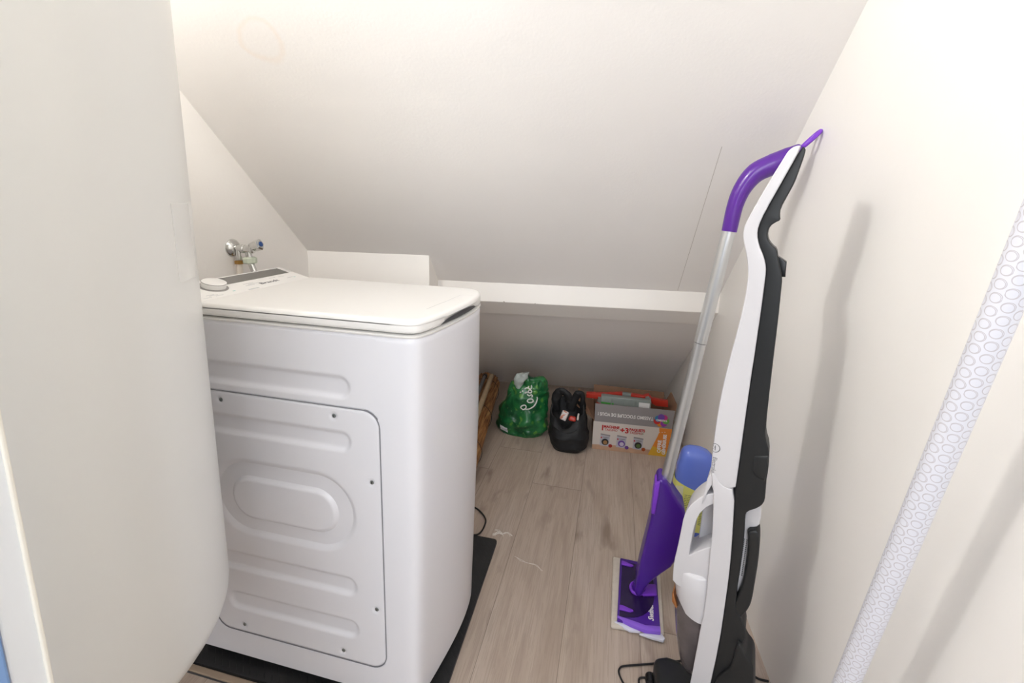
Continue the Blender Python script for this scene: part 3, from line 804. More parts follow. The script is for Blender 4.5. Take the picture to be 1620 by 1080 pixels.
# rubber mat
bm = bmesh.new()
poly = [(-.74, -.022), (-.03, -.019)]
for i in range(7):
    a = -math.pi/2 + math.pi/2*i/6; poly.append((-.003+.012*math.cos(a)-.0, -.007+.012*math.sin(a)))
for i in range(7):
    a = math.pi/2*i/6; poly.append((-.005+.012*math.cos(a), .525+.012*math.sin(a)))
poly += [(-.74, .537)]
poly = [(x + (.012 if x > -.1 and y < .3 else .006 if x > -.1 else 0), y) for x, y in poly]
a = [bm.verts.new((x, y, 0)) for x, y in poly]; b_ = [bm.verts.new((x, y, .008)) for x, y in poly]
bm.faces.new(a[::-1]); bm.faces.new(b_)
for i in range(len(poly)): bm.faces.new((a[i], a[(i+1) % len(poly)], b_[(i+1) % len(poly)], b_[i]))
tag(link_mesh('rubber_mat', bm, M['tread'], smooth=False), 'black ribbed rubber mat lying on the floor under the washing machine', 'mat')

# ---------------------------------------------------------------- tap on the left wall
tx = lambda y: WL(y)
TY, TZ = .40, .925
tp = thing('water_tap', 'small chrome water tap with a blue-dotted handle on the left wall', 'tap', (tx(TY), TY, TZ))
link_mesh('wall_flange', lathe([(.027, 0), (.026, .004), (.021, .010), (.013, .015)], (tx(TY), TY, TZ), (1, 0, 0), 32), M['chrome'], tp)
bm = lathe([(.0105, .008), (.0105, .030), (.013, .032), (.013, .038), (.0105, .040), (.0105, .058), (.012, .060), (.012, .066), (.008, .068)], (tx(TY), TY, TZ), (1, .10, -.02), 24)
tube([Vector((tx(TY)+.020, TY, TZ)), Vector((tx(TY)+.020, TY, TZ-.034))], .0085, 16, bm)
tube([Vector((tx(TY)+.046, TY+.006, TZ)), Vector((tx(TY)+.049, TY+.008, TZ-.026))], .0085, 16, bm)
link_mesh('valve_body', bm, M['chrome'], tp)
hd = Vector((1, .18, .32)).normalized(); h0 = Vector((tx(TY)+.055, TY+.008, TZ+.004))
prf = [(.009, 0), (.015, .006), (.017, .014), (.0175, .030), (.0145, .034), (.0, .0345)]
link_mesh('handle', lathe(prf, h0, hd, 5), M['chrome'], tp, ang=20)
link_mesh('blue_cap', lathe([(.0075, .033), (.0075, .0358), (0, .0362)], h0, hd, 20), M['blue'], tp)
link_mesh('brass_nut', lathe([(.0125, 0), (.0125, .010)], (tx(TY)+.020, TY, TZ-.046), (0, 0, 1), 6), M['brass'], tp, ang=20)
link_mesh('supply_pipe', tube([(tx(TY)+.020, TY, TZ-.045), (tx(TY)+.018, TY, TZ-.10), (tx(TY)+.016, TY, .30), (tx(TY)+.016, TY, .0)], .0085, 16), M['pipe'], tp)
link_mesh('hose_nut', lathe([(.017, 0), (.019, .003), (.019, .015), (.014, .019)], (tx(TY)+.0495, TY+.009, TZ-.044), (-.03, 0, 1), 10), M['nutgreen'], tp, ang=20)
hose = thing('inlet_hose', 'short metal-ended water hose dropping from the tap behind the washing machine', 'hose', (tx(TY)+.05, TY+.01, TZ-.10))
link_mesh('ferrule', tube([(tx(TY)+.051, TY+.010, TZ-.044), (tx(TY)+.062, TY+.012, TZ-.076)], .0085, 16), M['chrome'], hose)
link_mesh('tubing', tube(catmull([(tx(TY)+.062, TY+.012, TZ-.075), (tx(TY)+.075, TY+.008, .74), (tx(TY)+.07, TY, .55), (tx(TY)+.08, TY-.03, .35), (tx(TY)+.13, TY-.12, .3)]), .009, 12), mat('grey_hose', (.35, .35, .35), .5), hose)

# ---------------------------------------------------------------- floor mop
def MP(u, z, w=0):
    e = Vector(K['m_e']); n = Vector((-e.y, e.x, 0)); return Vector((.44, .44, 0)) + e*u + Vector((0, 0, z)) + n*w
me_ = Vector(K['m_e']); mn_ = Vector((-me_.y, me_.x, 0))
jt = Vector(K['joint'])
mop = thing('floor_mop', 'purple spray mop with a silver pole, leaning against the right wall', 'mop', (jt.x, jt.y, 0))
pp = K['m_pole']
mid = MP(*pp[1]); lo = MP(*pp[0]); hi = MP(*pp[3])
d = (hi-lo).normalized()
link_mesh('pole', tube([lo-d*.03, mid-d*.001], .0140, 28), M['alu'], mop)
link_mesh('pole', tube([mid+d*.001, hi], .0150, 28), M['alu'], mop)
link_mesh('pole_collar', tube([mid-d*.002, mid+d*.002], .0135, 28), M['print'], mop)
g_ = K['m_grip']; gp = catmull([MP(*p) for p in g_[:7]], 6)
rr_ = [.0165, .0175, .0195, .0225, .0235, .0195, .0105]
rad = []
for i in range(len(g_[:7])-1):
    for k in range(6): rad.append(rr_[i]+(rr_[i+1]-rr_[i])*k/6)
rad.append(rr_[6])
link_mesh('grip', tube(gp, rad, 20), M['purple_handle'], mop)
a_ = MP(*g_[6]); b_ = MP(*g_[8]); ax = (b_-a_); L_ = ax.length; ax.normalize()
side = mn_
loop = []
for i in range(33):
    t = i/32*2*math.pi
    loop.append(a_ + ax*(L_/2*(1-math.cos(t))*1.0) + side*(.013*math.sin(t)))
bm = bmesh.new(); tube(loop, .0042, 10, bm, caps=False)
link_mesh('hanging_loop', bm, M['purple_l'], mop)
hp = smooth_poly(K['m_house'], 1)
link_mesh('bottle_housing', prism(hp, (.44, .44, 0), me_, mn_, -.032, .032, .010, 4), M['purple'], mop, ang=50)
link_mesh('housing_clip', prism(K['m_clip'], (.44, .44, 0), me_, mn_, -.036, .012, .003), M['purple_l'], mop)
# head
pl = [Vector((p[0], p[1], 0)) for p in K['pad']]
def slab(ps, z0, z1, b=.003, seg=2, sm=0):
    if sm: ps = [Vector((q[0], q[1], 0)) for q in smooth_poly([(p[0], p[1]) for p in ps], sm)]
    bm = bmesh.new()
    a = [bm.verts.new((p[0], p[1], z0)) for p in ps]; c = [bm.verts.new((p[0], p[1], z1)) for p in ps]
    fa = bm.faces.new(a); fc = bm.faces.new(c[::-1])
    for i in range(len(ps)): bm.faces.new((a[i], c[i], c[(i+1) % len(ps)], a[(i+1) % len(ps)]))
    bmesh.ops.recalc_face_normals(bm, faces=bm.faces)
    if b: bmesh.ops.bevel(bm, geom=list(bm.edges), offset=b, segments=seg, profile=.5, affect='EDGES', clamp_overlap=True)
    return bm
link_mesh('cleaning_pad', slab(pl, 0.0, .011, .005, 3), M['padw'], mop)
pq = [Vector((p[0], p[1], 0)) for p in K['plate']]
head = link_mesh('head_plate', slab(pq, .0112, .021, .003), M['purple'], mop)
c0 = sum(pq, Vector())/4
def PQ(u, v):  # u across 0..1 (left to right), v along 0..1 (far to near)
    a = pq[0].lerp(pq[1], u); b = pq[3].lerp(pq[2], u); return a.lerp(b, v)
# dark translucent window with a curved edge
win = [PQ(.06, .06), PQ(.86, .08), PQ(.90, .35)] + [PQ(.06+.84*math.cos(t)**.8 if math.cos(t) > 0 else .06, .52+.43*math.sin(t)) for t in [i/10*math.pi/2 for i in range(0, 10)]] + [PQ(.05, .955)]
link_mesh('head_window', slab(win, .0205, .0222, 0), M['purple_d'], head)
for v in (.07, .80):
    tab = [PQ(.04, v), PQ(.12, v+.0), PQ(.36, v+.035), PQ(.38, v+.055), PQ(.30, v+.075), PQ(.04, v+.07)]
    link_mesh('pad_gripper', slab(tab, .022, .0255, .001), M['purple_l'], head)
lp = [PQ(0, .945), PQ(.33, .97), PQ(.66, 1.0), PQ(1.0, .975), PQ(1.0, 1.055), PQ(.66, 1.075), PQ(.33, 1.035), PQ(.0, .975)]
link_mesh('front_lip', slab(lp, .012, .0228, .002), M['lilac'], head)
for (u0, u1, s_) in ((-.05, .48, 1), (.55, 1.08, -1)):
    if s_ > 0: tb = [PQ(-.06, 1.0), PQ(.02, .97), PQ(.55, 1.06), PQ(.30, 1.075), PQ(.05, 1.02)]
    else: tb = [PQ(1.10, 1.08), PQ(1.02, 1.02), PQ(.52, 1.085), PQ(.80, 1.11), PQ(1.06, 1.12)]
    link_mesh('pad_tab', slab(tb, .006, .0125, .001), M['padw2'], mop)
# joint
jb = bmesh.new()
tube([PQ(.52, .50)+Vector((0, 0, .022)), MP(.006, .045)], [.020, .013], 20, jb)
link_mesh('swivel_joint', jb, M['purple'], mop)
bm = bmesh.new()
ring = [PQ(.47+.17*math.cos(t), .50+.095*math.sin(t)) + Vector((0, 0, .026)) for t in [i/24*2*math.pi for i in range(25)]]
tube(ring, .0042, 8, bm, caps=False); link_mesh('joint_collar', bm, M['purple_l'], head)
link_mesh('joint_bracket', slab([PQ(.60, .42), PQ(.96, .38), PQ(.96, .55), PQ(.60, .60)], .0215, .030, .003), M['purple_l'], head)
link_mesh('joint_pin', tube([MP(.006, .048, -.0165), MP(.006, .048, .0165)], .006, 14), M['vblack'], mop)
txt = PQ(.86, .86); yd_ = (PQ(0, .5)-PQ(1, .5)).normalized(); xd_ = (PQ(.5, 0)-PQ(.5, 1)).normalized()
bm = text_bm('Swiffer', .019, PQ(.80, .80)+Vector((0, 0, .0213)), xd_, yd_, (0, 0, 1), shear=.3, bold=.0006)
link_mesh('white_lettering', bm, M['white'], head, smooth=False)

# ---------------------------------------------------------------- stick vacuum
VA = math.radians(-18)
ve = Vector((math.cos(VA), math.sin(VA), 0)); vn = Vector((-math.sin(VA), math.cos(VA), 0)); VO = Vector((.66, .12, 0))
def VP(u, z, w=0): return VO + ve*u + vn*w + Vector((0, 0, z))
vac = thing('stick_vacuum', 'white and black upright stick vacuum cleaner beside the right wall', 'vacuum cleaner', (.60, .13, 0))
def VX(key, t0, t1, b, name, m, par=vac, sm=1, seg=4):
    p = K[key]
    if sm: p = smooth_poly(p, sm)
    return link_mesh(name, prism(p, VO, ve, vn, t0, t1, b, seg), m, par, ang=50)
VX('v_white_up', -.026, .026, .014, 'front_shell', M['vwhite'])
blk = VX('v_black', -.0215, .0215, .005, 'back_shell', M['vblack'])
VX('v_bracket', -.012, .012, .002, 'rear_hook', M['vblack2'], blk, 0)
bt = VX('v_button', -.0235, .0235, .004, 'side_button', M['vblack'], blk, 0)
VX('v_white_low', -.027, .024, .008, 'front_frame', M['vwhite'])
# handheld unit
VX('v_back_white', -.006, .020, .003, 'vent_plate', M['vwhite'])
bm = bmesh.new()
for k in range(20):
    t = k/19
    for q in range(2):
        u = K['vent'][0][0]*(1-t)+K['vent'][1][0]*t + (q-.5)*.0045; z = K['vent'][0][1]*(1-t)+K['vent'][1][1]*t
        lathe([(.0011, 0), (.0011, .0008)], VP(u, z, -.0062), -vn, 8, bm)
link_mesh('vent_hole', bm, M['vblack'], [o for o in vac.children if o.name.startswith('vent_plate')][0])
VX('v_grip', -.020, .020, .006, 'rear_grip', M['vblack'])
bd = VX('v_body', -.017, .045, .012, 'handheld_unit', M['vwhite'], sm=1)
VX('v_hood', -.020, .030, .004, 'hood', M['vwhite'], sm=0)
VX('v_inner', .030, .050, .003, 'inner_shell', M['vwhite'], sm=0)
VX('v_copper', -.012, .03, .001, 'copper_trim', M['copper'], sm=0)
# translucent dust cup
can = []; L = K['v_can']; R = K['v_canr']
bm = bmesh.new(); rings = []
for (ul, zl), (ur, zr) in zip(L, R):
    c = (ul+ur)/2; hw = (ur-ul)/2
    ring = []
    for k in range(36):
        a = k/36*2*math.pi
        u = c+hw*math.cos(a); z = zl+(zr-zl)*(math.cos(a)+1)/2
        ring.append(bm.verts.new(VP(u, z, .022+hw*1.0*math.sin(a))))
    rings.append(ring)
for A, B in zip(rings, rings[1:]):
    for k in range(36): bm.faces.new((A[k], A[(k+1) % 36], B[(k+1) % 36], B[k]))
bm.faces.new(rings[0]); bm.faces.new(rings[-1][::-1])
dc = link_mesh('dust_cup', bm, M['smoke'], vac, ang=60)
bm = bmesh.new(); rings = []
A_, B_ = VP(-.115, .235, .022), VP(-.110, .120, .022)
tube([A_, B_], [.030, .024], 24, bm); link_mesh('filter_cone', bm, M['filter'], dc)
# round white collar that carries the cup
bm = bmesh.new(); rings = []
CL = [((l[0]+r[0])/2, (r[0]-l[0])/2, l[1], r[1]) for l, r in zip(K['v_coll'], K['v_colr'])]
CL = [(CL[0][0], CL[0][1]*.88, CL[0][2]+.006, CL[0][3]+.006)] + CL
for c, hw, zl, zr in CL:
    ring = []
    for k in range(40):
        a = k/40*2*math.pi
        ring.append(bm.verts.new(VP(c+hw*math.cos(a), zl+(zr-zl)*(math.cos(a)+1)/2, .022+hw*1.08*math.sin(a))))
    rings.append(ring)
for A, B in zip(rings, rings[1:]):
    for k in range(40): bm.faces.new((A[k], A[(k+1) % 40], B[(k+1) % 40], B[k]))
bm.faces.new(rings[0]); bm.faces.new(rings[-1][::-1])
link_mesh('cup_collar', bm, M['vwhite'], vac, ang=60)
# lower swivel base and floor head
VX('v_base', -.030, .030, .010, 'swivel_base', M['vblack'])
link_mesh('power_light', lathe([(.004, 0), (.004, .002), (0, .0025)], VP(K['v_led'][0][0], K['v_led'][0][1], -.0215), -vn, 14), M['led'], vac)
nb = bmesh.new()
nzp = [(.478, .03), (.470, .215), (.500, .228), (.530, .225), (.545, .205), (.575, .195), (.700, .175), (.700, .06), (.575, .04), (.545, .02)]
bm = slab([Vector((x, y, 0)) for x, y in nzp], .006, .056, .012, 3)
fh = link_mesh('floor_head', bm, M['vblack'], vac)
for x, y in ((.472, .195), (.472, .055)):
    link_mesh('wheel', lathe([(.006, -.012), (.0115, -.010), (.0125, 0), (.0115, .010), (.006, .012)], (x-.006, y, .0125), (0, 1, 0), 24), M['vblack2'], fh)
bm = bmesh.new(); link_mesh('neck', tube([VP(-.085, .045, 0), VP(-.085, .11, 0)], [.028, .022], 20), M['vblack'], vac)
# round logo and name on the front shell
lg = K['v_logo']
shell = [o for o in vac.children if o.name.startswith('front_shell')][0]
sb = bmesh.new(); sb.from_mesh(shell.data); bmesh.ops.translate(sb, verts=sb.verts, vec=vac.location); sbv = BVHTree.FromBMesh(sb); sb.free()
nf = (-ve*.62 - vn*.78).normalized(); sd2 = nf.cross(Vector((0, 0, 1))).normalized()
cen = VP(lg[0][0], lg[0][1], -.02) + nf*.05
bm = bmesh.new()
tube([cen + sd2*math.cos(t)*.0062 + Vector((0, 0, 1))*math.sin(t)*.0085 for t in [i/24*2*math.pi for i in range(25)]], .0006, 5, bm, caps=False)
tube([cen + Vector((0, 0, .005)), cen - Vector((0, 0, .005))], .0006, 5, bm)
tube([cen + sd2*.004 + Vector((0, 0, .004)), cen + Vector((0, 0, 0)), cen + sd2*.004 - Vector((0, 0, .004))], .0006, 5, bm)
text_bm('Electrolux', .0085, cen + Vector((0, 0, -.036)) - sd2*.001, (0, 0, -1), -sd2 if sd2.dot(ve) < 0 else sd2, nf, bm=bm)
for v in bm.verts:
    h = sbv.ray_cast(v.co, -nf)
    if h[0] is not None: v.co = h[0] + nf*.0005 + (v.co - cen).dot(nf)*nf*.3
link_mesh('maker_mark', bm, M['print'], vac, smooth=False)
# cords
def zz(pts, z): return [(p[0], p[1], z) for p in pts]
cd = catmull(zz(K['cord'], .0035), 5)
tag(link_mesh('charging_cord', tube(cd, .0022, 8), M['cable']), 'thin black charging cord looping on the floor left of the vacuum head', 'cord')
cd = catmull(zz(K['cord2'], .0035), 5)
tag(link_mesh('charging_cord', tube(cd, .0024, 8), M['cable']), 'short black cord end running behind the vacuum base to the right wall', 'cord')
cd = catmull([(p[0], p[1], p[2]) for p in K['cable']], 6)
tag(link_mesh('power_cable', tube(cd, .0028, 8), M['cable']), 'black power cable loop on the floor behind the washing machine', 'cable')

# ---------------------------------------------------------------- blue bottle
bt = thing('cleaner_bottle', 'translucent blue plastic jug with a yellow label, standing behind the mop', 'bottle', (.623, .705, 0))
bm = bmesh.new(); rings = []
def sup(cx, cy, hx, hy, z, n=40, e=.55):
    o = []
    for k in range(n):
        a = k/n*2*math.pi; c, s = math.cos(a), math.sin(a)
        o.append((cx+hx*math.copysign(abs(c)**e, c), cy+hy*math.copysign(abs(s)**e, s), z))
    return o
BL = K['bl']
lv = [(.0, .060, .032, .0), (.004, .065, .036, 0), (.10, .066, .037, 0), (.20, .066, .037, 0), (.235, .064, .037, 0), (.27, .060, .036, -.001), (.295, .053, .034, -.003), (.312, .046, .030, -.006), (.324, .036, .025, -.009), (.331, .022, .018, -.011), (.334, .008, .008, -.012)]
for z, hx, hy, ox in lv:
    rings.append([bm.verts.new(p) for p in sup(.623+ox, .705, hx, hy, z)])
n = 40
for A, B in zip(rings, rings[1:]):
    for k in range(n): bm.faces.new((A[k], A[(k+1) % n], B[(k+1) % n], B[k]))
bm.faces.new(rings[0][::-1]); bm.faces.new(rings[-1])
link_mesh('jug', bm, M['bottle'], bt, ang=60)
bm = bmesh.new()
A = sup(.623, .705, .0668, .0378, .06); B = sup(.623, .705, .0668, .0378, .205); B = [(x, y, z+.022-.36*(x-.557)) for x, y, z in B]
va = [bm.verts.new(p) for p in A]; vb = [bm.verts.new(p) for p in B]
for k in range(n): bm.faces.new((va[k], va[(k+1) % n], vb[(k+1) % n], vb[k]))
lb = link_mesh('label', bm, M['yellow'], bt)
bm = bmesh.new()
random.seed(5)
for cx0, cx1 in ((.585, .622), (.634, .672)):
    for k in range(17):
        z = .185 - k*.0060
        a = cx0+random.uniform(0, .002); b = cx1-random.uniform(0, .010)
        x = a
        while x < b:
            w = random.uniform(.004, .010); x1 = min(b, x+w)
            quad(bm, (x, .705-.0383, z), (x1, .705-.0383, z), (x1, .705-.0383, z+.0022), (x, .705-.0383, z+.0022)); x = x1+.0018
link_mesh('label_print', bm, mat('olive_print', (.22, .24, .12), .5), lb, smooth=False)
bm = bmesh.new()
for k in range(7): quad(bm, (.5575+.0035*k, .705-.0381, .135), (.5592+.0035*k, .705-.0381, .135), (.5592+.0035*k, .705-.0381, .215), (.5575+.0035*k, .705-.0381, .215))
link_mesh('barcode', bm, M['labelw'], lb, smooth=False)

# ---------------------------------------------------------------- ring printed roll
T0 = Vector(K['tube'][2]); T1 = Vector(K['tube'][0]); td = (T1-T0).normalized()
bot = T0 - td*(T0.z/td.z) ; top = bot + td*1.42
bot = bot + td*.004
RT = .0140
bm = bmesh.new(); uvl = bm.loops.layers.uv.new('UVMap')
n = 32; up = Vector((-1, 0, 0)); up = (up - td*up.dot(td)).normalized(); bb = td.cross(up)
A = [bot + (up*math.cos(k/n*2*math.pi)+bb*math.sin(k/n*2*math.pi))*RT for k in range(n)]
segs = 30
rings = [[bm.verts.new(p + td*1.42*i/segs) for p in A] for i in range(segs+1)]
for i in range(segs):
    for k in range(n):
        f = bm.faces.new((rings[i][k], rings[i][(k+1) % n], rings[i+1][(k+1) % n], rings[i+1][k]))
        for l, (kk, ii) in zip(f.loops, ((k, i), (k+1, i), (k+1, i+1), (k, i+1))):
            l[uvl].uv = (kk/n*2*math.pi*RT, 1.42*ii/segs)
f0 = bm.faces.new(rings[0][::-1]); f1 = bm.faces.new(rings[-1])
roll = link_mesh('patterned_roll', bm, M['rings'])
tag(roll, 'long white roll printed with small grey rings, leaning along the right wall', 'roll')

# ---------------------------------------------------------------- cardboard box
b0 = Vector((.278, 1.203, 0)); b1 = Vector((.615, 1.223, 0)); be = (b1-b0).normalized(); bn = Vector((-be.y, be.x, 0)); BW = (b1-b0).length; BD = .255; BH = .134
cbx = thing('cardboard_box', 'opened printed coffee machine carton with a grey front flap, by the right wall', 'box', tuple((b0+b1)/2 + bn*BD/2))
def BX(u, z, w=0): return b0 + be*u + bn*w + Vector((0, 0, z))
def sheet(pts, th, nrm_):
    bm = bmesh.new(); nn = Vector(nrm_).normalized()*th
    a = [bm.verts.new(p) for p in pts]; c = [bm.verts.new(Vector(p)+nn) for p in pts]
    bm.faces.new(a[::-1]); bm.faces.new(c)
    for i in range(len(a)): bm.faces.new((a[i], a[(i+1) % len(a)], c[(i+1) % len(a)], c[i]))
    return bm
t_ = .003
bm = sheet([BX(0, 0), BX(BW, 0), BX(BW, BH), BX(0, BH)], t_, bn)
fp = link_mesh('front_wall', bm, M['whitep'], cbx, smooth=False)
bm = sheet([BX(0, 0, BD-t_), BX(BW, 0, BD-t_), BX(BW, BH, BD-t_), BX(0, BH, BD-t_)], t_, bn); merge(bm, sheet([BX(0, 0, t_), BX(0, 0, BD-t_), BX(0, BH, BD-t_), BX(0, BH, t_)], t_, be)); merge(bm, sheet([BX(BW-t_, 0, t_), BX(BW-t_, 0, BD-t_), BX(BW-t_, BH, BD-t_), BX(BW-t_, BH, t_)], t_, be)); merge(bm, sheet([BX(t_, .001, t_), BX(BW-t_, .001, t_), BX(BW-t_, .001, BD-t_), BX(t_, .001, BD-t_)], t_, (0, 0, 1)))
link_mesh('carton', bm, M['card'], cbx, smooth=False)
gf = link_mesh('front_flap', sheet([BX(.004, BH), BX(BW-.002, BH), BX(BW+.004, BH+.086, -.004), BX(.002, BH+.086, -.004)], t_, bn), M['greyp'], cbx, smooth=False)
link_mesh('back_flap', sheet([BX(0, BH, BD-.002), BX(BW, BH, BD-.002), BX(BW+.0, .196, BD+.002), BX(0, .205, BD+.002)], t_, -bn), M['cardin'], cbx, smooth=False)
link_mesh('side_flap', sheet([BX(BW, BH, .01), BX(BW, BH, BD-.01), BX(BW+.030, BH+.075, BD-.02), BX(BW+.030, BH+.075, .09)], t_, -be), M['cardin'], cbx, smooth=False)
link_mesh('side_flap', sheet([BX(0, BH, .02), BX(0, BH, BD-.02), BX(-.075, BH+.070, BD-.06), BX(-.085, BH+.050, .045)], t_, (.5, 0, -1)), M['cardin'], cbx, smooth=False)
xd_ = be; yu = Vector((0, 0, 1)); nf = -bn
# grey flap lettering is upside down
fo = lambda u, z: BX(u, z, -.0012-(.004*(z-BH)/.086))
bm = text_bm("TASSIMO S'OCCUPE DE VOUS !", .0215, fo(.135, BH+.040), -xd_, -yu, nf, sx=.80, bold=.0004)
link_mesh('flap_lettering', bm, M['white'], gf, smooth=False)
lgc = [((.03, .16, .32), -.019, .006), ((.42, .03, .16), .012, .013), ((.42, .02, .02), -.024, -.009), ((.10, .30, .05), .022, -.004), ((.60, .22, .02), -.006, -.022), ((.26, .04, .30), .012, -.020), ((.13, .05, .30), -.004, .016)]
lgm = bmesh.new(); mats = []
for i, (c, du, dz) in enumerate(lgc):
    mats.append(mat('logo_colour_%d' % i, c, .5))
    t = lathe([(.0145, 0), (.0145, .0004+.00012*i)], fo(.290+du*.8, BH+.038+dz*.8), nf, 20)
    for f in t.faces: f.material_index = i
    me = D.meshes.new('t'); t.to_mesh(me); t.free(); lgm.from_mesh(me); D.meshes.remove(me)
lo_ = link_mesh('flap_logo', lgm, mats, gf, smooth=False)
bm = text_bm('TASSIMO', .0115, fo(.290, BH+.037)-bn*.0018, -xd_, -yu, nf, bold=.0003); link_mesh('logo_lettering', bm, M['white'], lo_, smooth=False)
# white face artwork
fw_ = lambda u, z, k=0: BX(u, z, -.0006-.0004*k)
bm = bmesh.new()
og = [(.245, .0), (.337, .0), (.337, .1335), (.283, .1335), (.285, .115), (.280, .095), (.262, .045)]
bm.faces.new([bm.verts.new(fw_(u, z)) for u, z in og]); link_mesh('orange_corner', bm, M['orange'], fp, smooth=False)
bm = bmesh.new(); bm.faces.new([bm.verts.new(fw_(u, z, 1)) for u, z in [(.245, 0), (.337, 0), (.337, .022), (.262, .045)]]); link_mesh('amber_corner', bm, M['yelor'], fp, smooth=False)
bm = text_bm('OFFRE', .021, fw_(.291, .046, 2), yu, -xd_, nf, bold=.0008); text_bm('GÉNÉREUSE', .019, fw_(.311, .057, 2), yu, -xd_, nf, bm=bm, sx=.95, bold=.0008)
for k in range(3): text_bm("'", .02, fw_(.292+.011*k, .112+.002*k, 2), yu, -xd_, nf, bm=bm)
link_mesh('offer_lettering', bm, M['white'], fp, smooth=False)
bm = text_bm('1', .036, fw_(.041, .106, 2), xd_, yu, nf, bold=.001); text_bm('MACHINE', .0165, fw_(.080, .1135, 2), xd_, yu, nf, bm=bm, sx=.95, bold=.0007)
text_bm('TASSIMO', .0150, fw_(.079, .099, 2), xd_, yu, nf, bm=bm, sx=.92); text_bm('+3', .034, fw_(.137, .103, 2), xd_, yu, nf, bm=bm, sx=1.05, bold=.0012)
text_bm('PAQUETS', .0165, fw_(.191, .111, 2), xd_, yu, nf, bm=bm, sx=.95, bold=.0007); text_bm('TASSIMO', .0150, fw_(.187, .0965, 2), xd_, yu, nf, bm=bm, sx=.92)
link_mesh('offer_text', bm, M['red'], fp, smooth=False)
bm = text_bm('*', .014, fw_(.217, .094, 2), xd_, yu, nf); link_mesh('green_mark', bm, M['greenp'], fp, smooth=False)
bm = bmesh.new(); bm.faces.new([bm.verts.new(fw_(u, z, 0)) for u, z in [(.0, 0), (.248, 0), (.256, .026), (.20, .024), (.10, .028), (.0, .022)]]); link_mesh('table_print', bm, mat('tan_print', (.42, .26, .17), .5, var=.2, vscale=30), fp, smooth=False)
for i, (u, col2, colc) in enumerate(((.055, (.02, .018, .02), (.30, .16, .06)), (.127, (.13, .06, .26), (.45, .4, .5)), (.199, (.02, .018, .02), (.07, .12, .03)))):
    z = .045
    bm = bmesh.new(); bm.faces.new([bm.verts.new(fw_(u+a, z+b, 1)) for a, b in [(-.022, -.024), (.018, -.026), (.022, .030), (-.020, .034)]])
    pk = link_mesh('packet_print', bm, mat('packet_print_%d' % i, (.37, .36, .40), .5), fp, smooth=False)
    bm = bmesh.new(); bm.faces.new([bm.verts.new(fw_(u+a, z+b, 2)) for a, b in [(-.020, .028), (.022, .024), (.022, .030), (-.020, .034)]]); link_mesh('packet_top', bm, M['greyp'], pk, smooth=False)
    link_mesh('packet_ring', lathe([(.0155, 0), (.0155, .0003)], fw_(u+.001, z-.005, 3), nf, 24), mat('ring_colour_%d' % i, col2, .5), pk, smooth=False)
    link_mesh('packet_centre', lathe([(.0095, 0), (.0095, .0003)], fw_(u+.002, z-.007, 4), nf, 20), mat('cup_colour_%d' % i, colc, .5), pk, smooth=False)
    bm = text_bm('TASSIMO', .0065, fw_(u+.003, z+.016, 3), xd_, yu, nf, bold=.0002); link_mesh('packet_lettering', bm, M['print'], pk, smooth=False)
    link_mesh('packet_heart', lathe([(.0035, 0), (.0035, .0003)], fw_(u-.016, z+.015, 3), nf, 12), M['red'], pk, smooth=False)
    cm = mat('cup_body_%d' % i, ((.28, .02, .01), (.12, .045, .22), (.30, .06, .01))[i], .5)
    link_mesh('cup_print', lathe([(.0085, 0), (.0085, .0003)], fw_(u+.025, z-.021, 5), nf, 18), cm, pk, smooth=False)
# contents of the carton
gb = K['grey']
tb = thing('clear_tub', 'clear grey plastic tray standing upright in the printed carton', 'tray', (.415, 1.27, .004))
u0, u1 = gb[0][0], gb[1][0]
bm = box(u0, u1, 1.262, 1.295, .006, .232, .004); ob_ = link_mesh('tray', bm, M['clear'], tb)
for x in (.35, .40, .455): link_mesh('rib', box(x-.003, x+.003, 1.2595, 1.262, .06, .226, .001), M['clear'], tb)
link_mesh('green_sticker', box(.305, .36, 1.2600, 1.2622, .196, .204, 0), M['greenp'], tb, smooth=False)
link_mesh('white_sticker', box(.470, .516, 1.2600, 1.2622, .190, .222, 0), M['white'], tb, smooth=False)
rt = thing('red_bar_tool', 'red plastic bar tool with a clear grey insert, lying across the printed carton', 'tool', (.42, 1.33, .19))
RZ = K['red']
def RP(pts, y0, y1, b=.002):
    return prism(pts, (0, 1.33, 0), (1, 0, 0), (0, 1, 0), y0, y1, b)
link_mesh('arm', RP([(.234, .190), (.234, .2125), (.32, .219), (.398, .233), (.398, .209), (.33, .201), (.30, .190)], -.012, .012), M['redp'], rt)
link_mesh('arm', RP([(.436, .209), (.436, .232), (.49, .228), (.515, .240), (.532, .222), (.600, .217), (.603, .190), (.55, .190), (.525, .203), (.49, .207)], -.012, .012), M['redp'], rt)
link_mesh('insert', RP([(.396, .210), (.396, .232), (.438, .232), (.438, .209)], -.010, .010), M['clear'], rt)
link_mesh('end_clip', RP([(.500, .19), (.500, .228), (.514, .234), (.526, .222), (.526, .19)], -.016, .016), M['clear'], rt)
jr = thing('glass_jar', 'small clear jar with a red mark, left of the grey tray in the carton', 'jar', (.292, 1.30, .004))
link_mesh('jar_body', lathe([(0, .0), (.022, .0), (.024, .004), (.024, .175), (.020, .188), (.020, .196), (0, .196)], (.308, 1.318, .006), seg=24), M['clear'], jr)
link_mesh('jar_mark', lathe([(.0245, .15), (.0245, .175)], (.308, 1.318, .006), seg=24), M['redp'], jr)

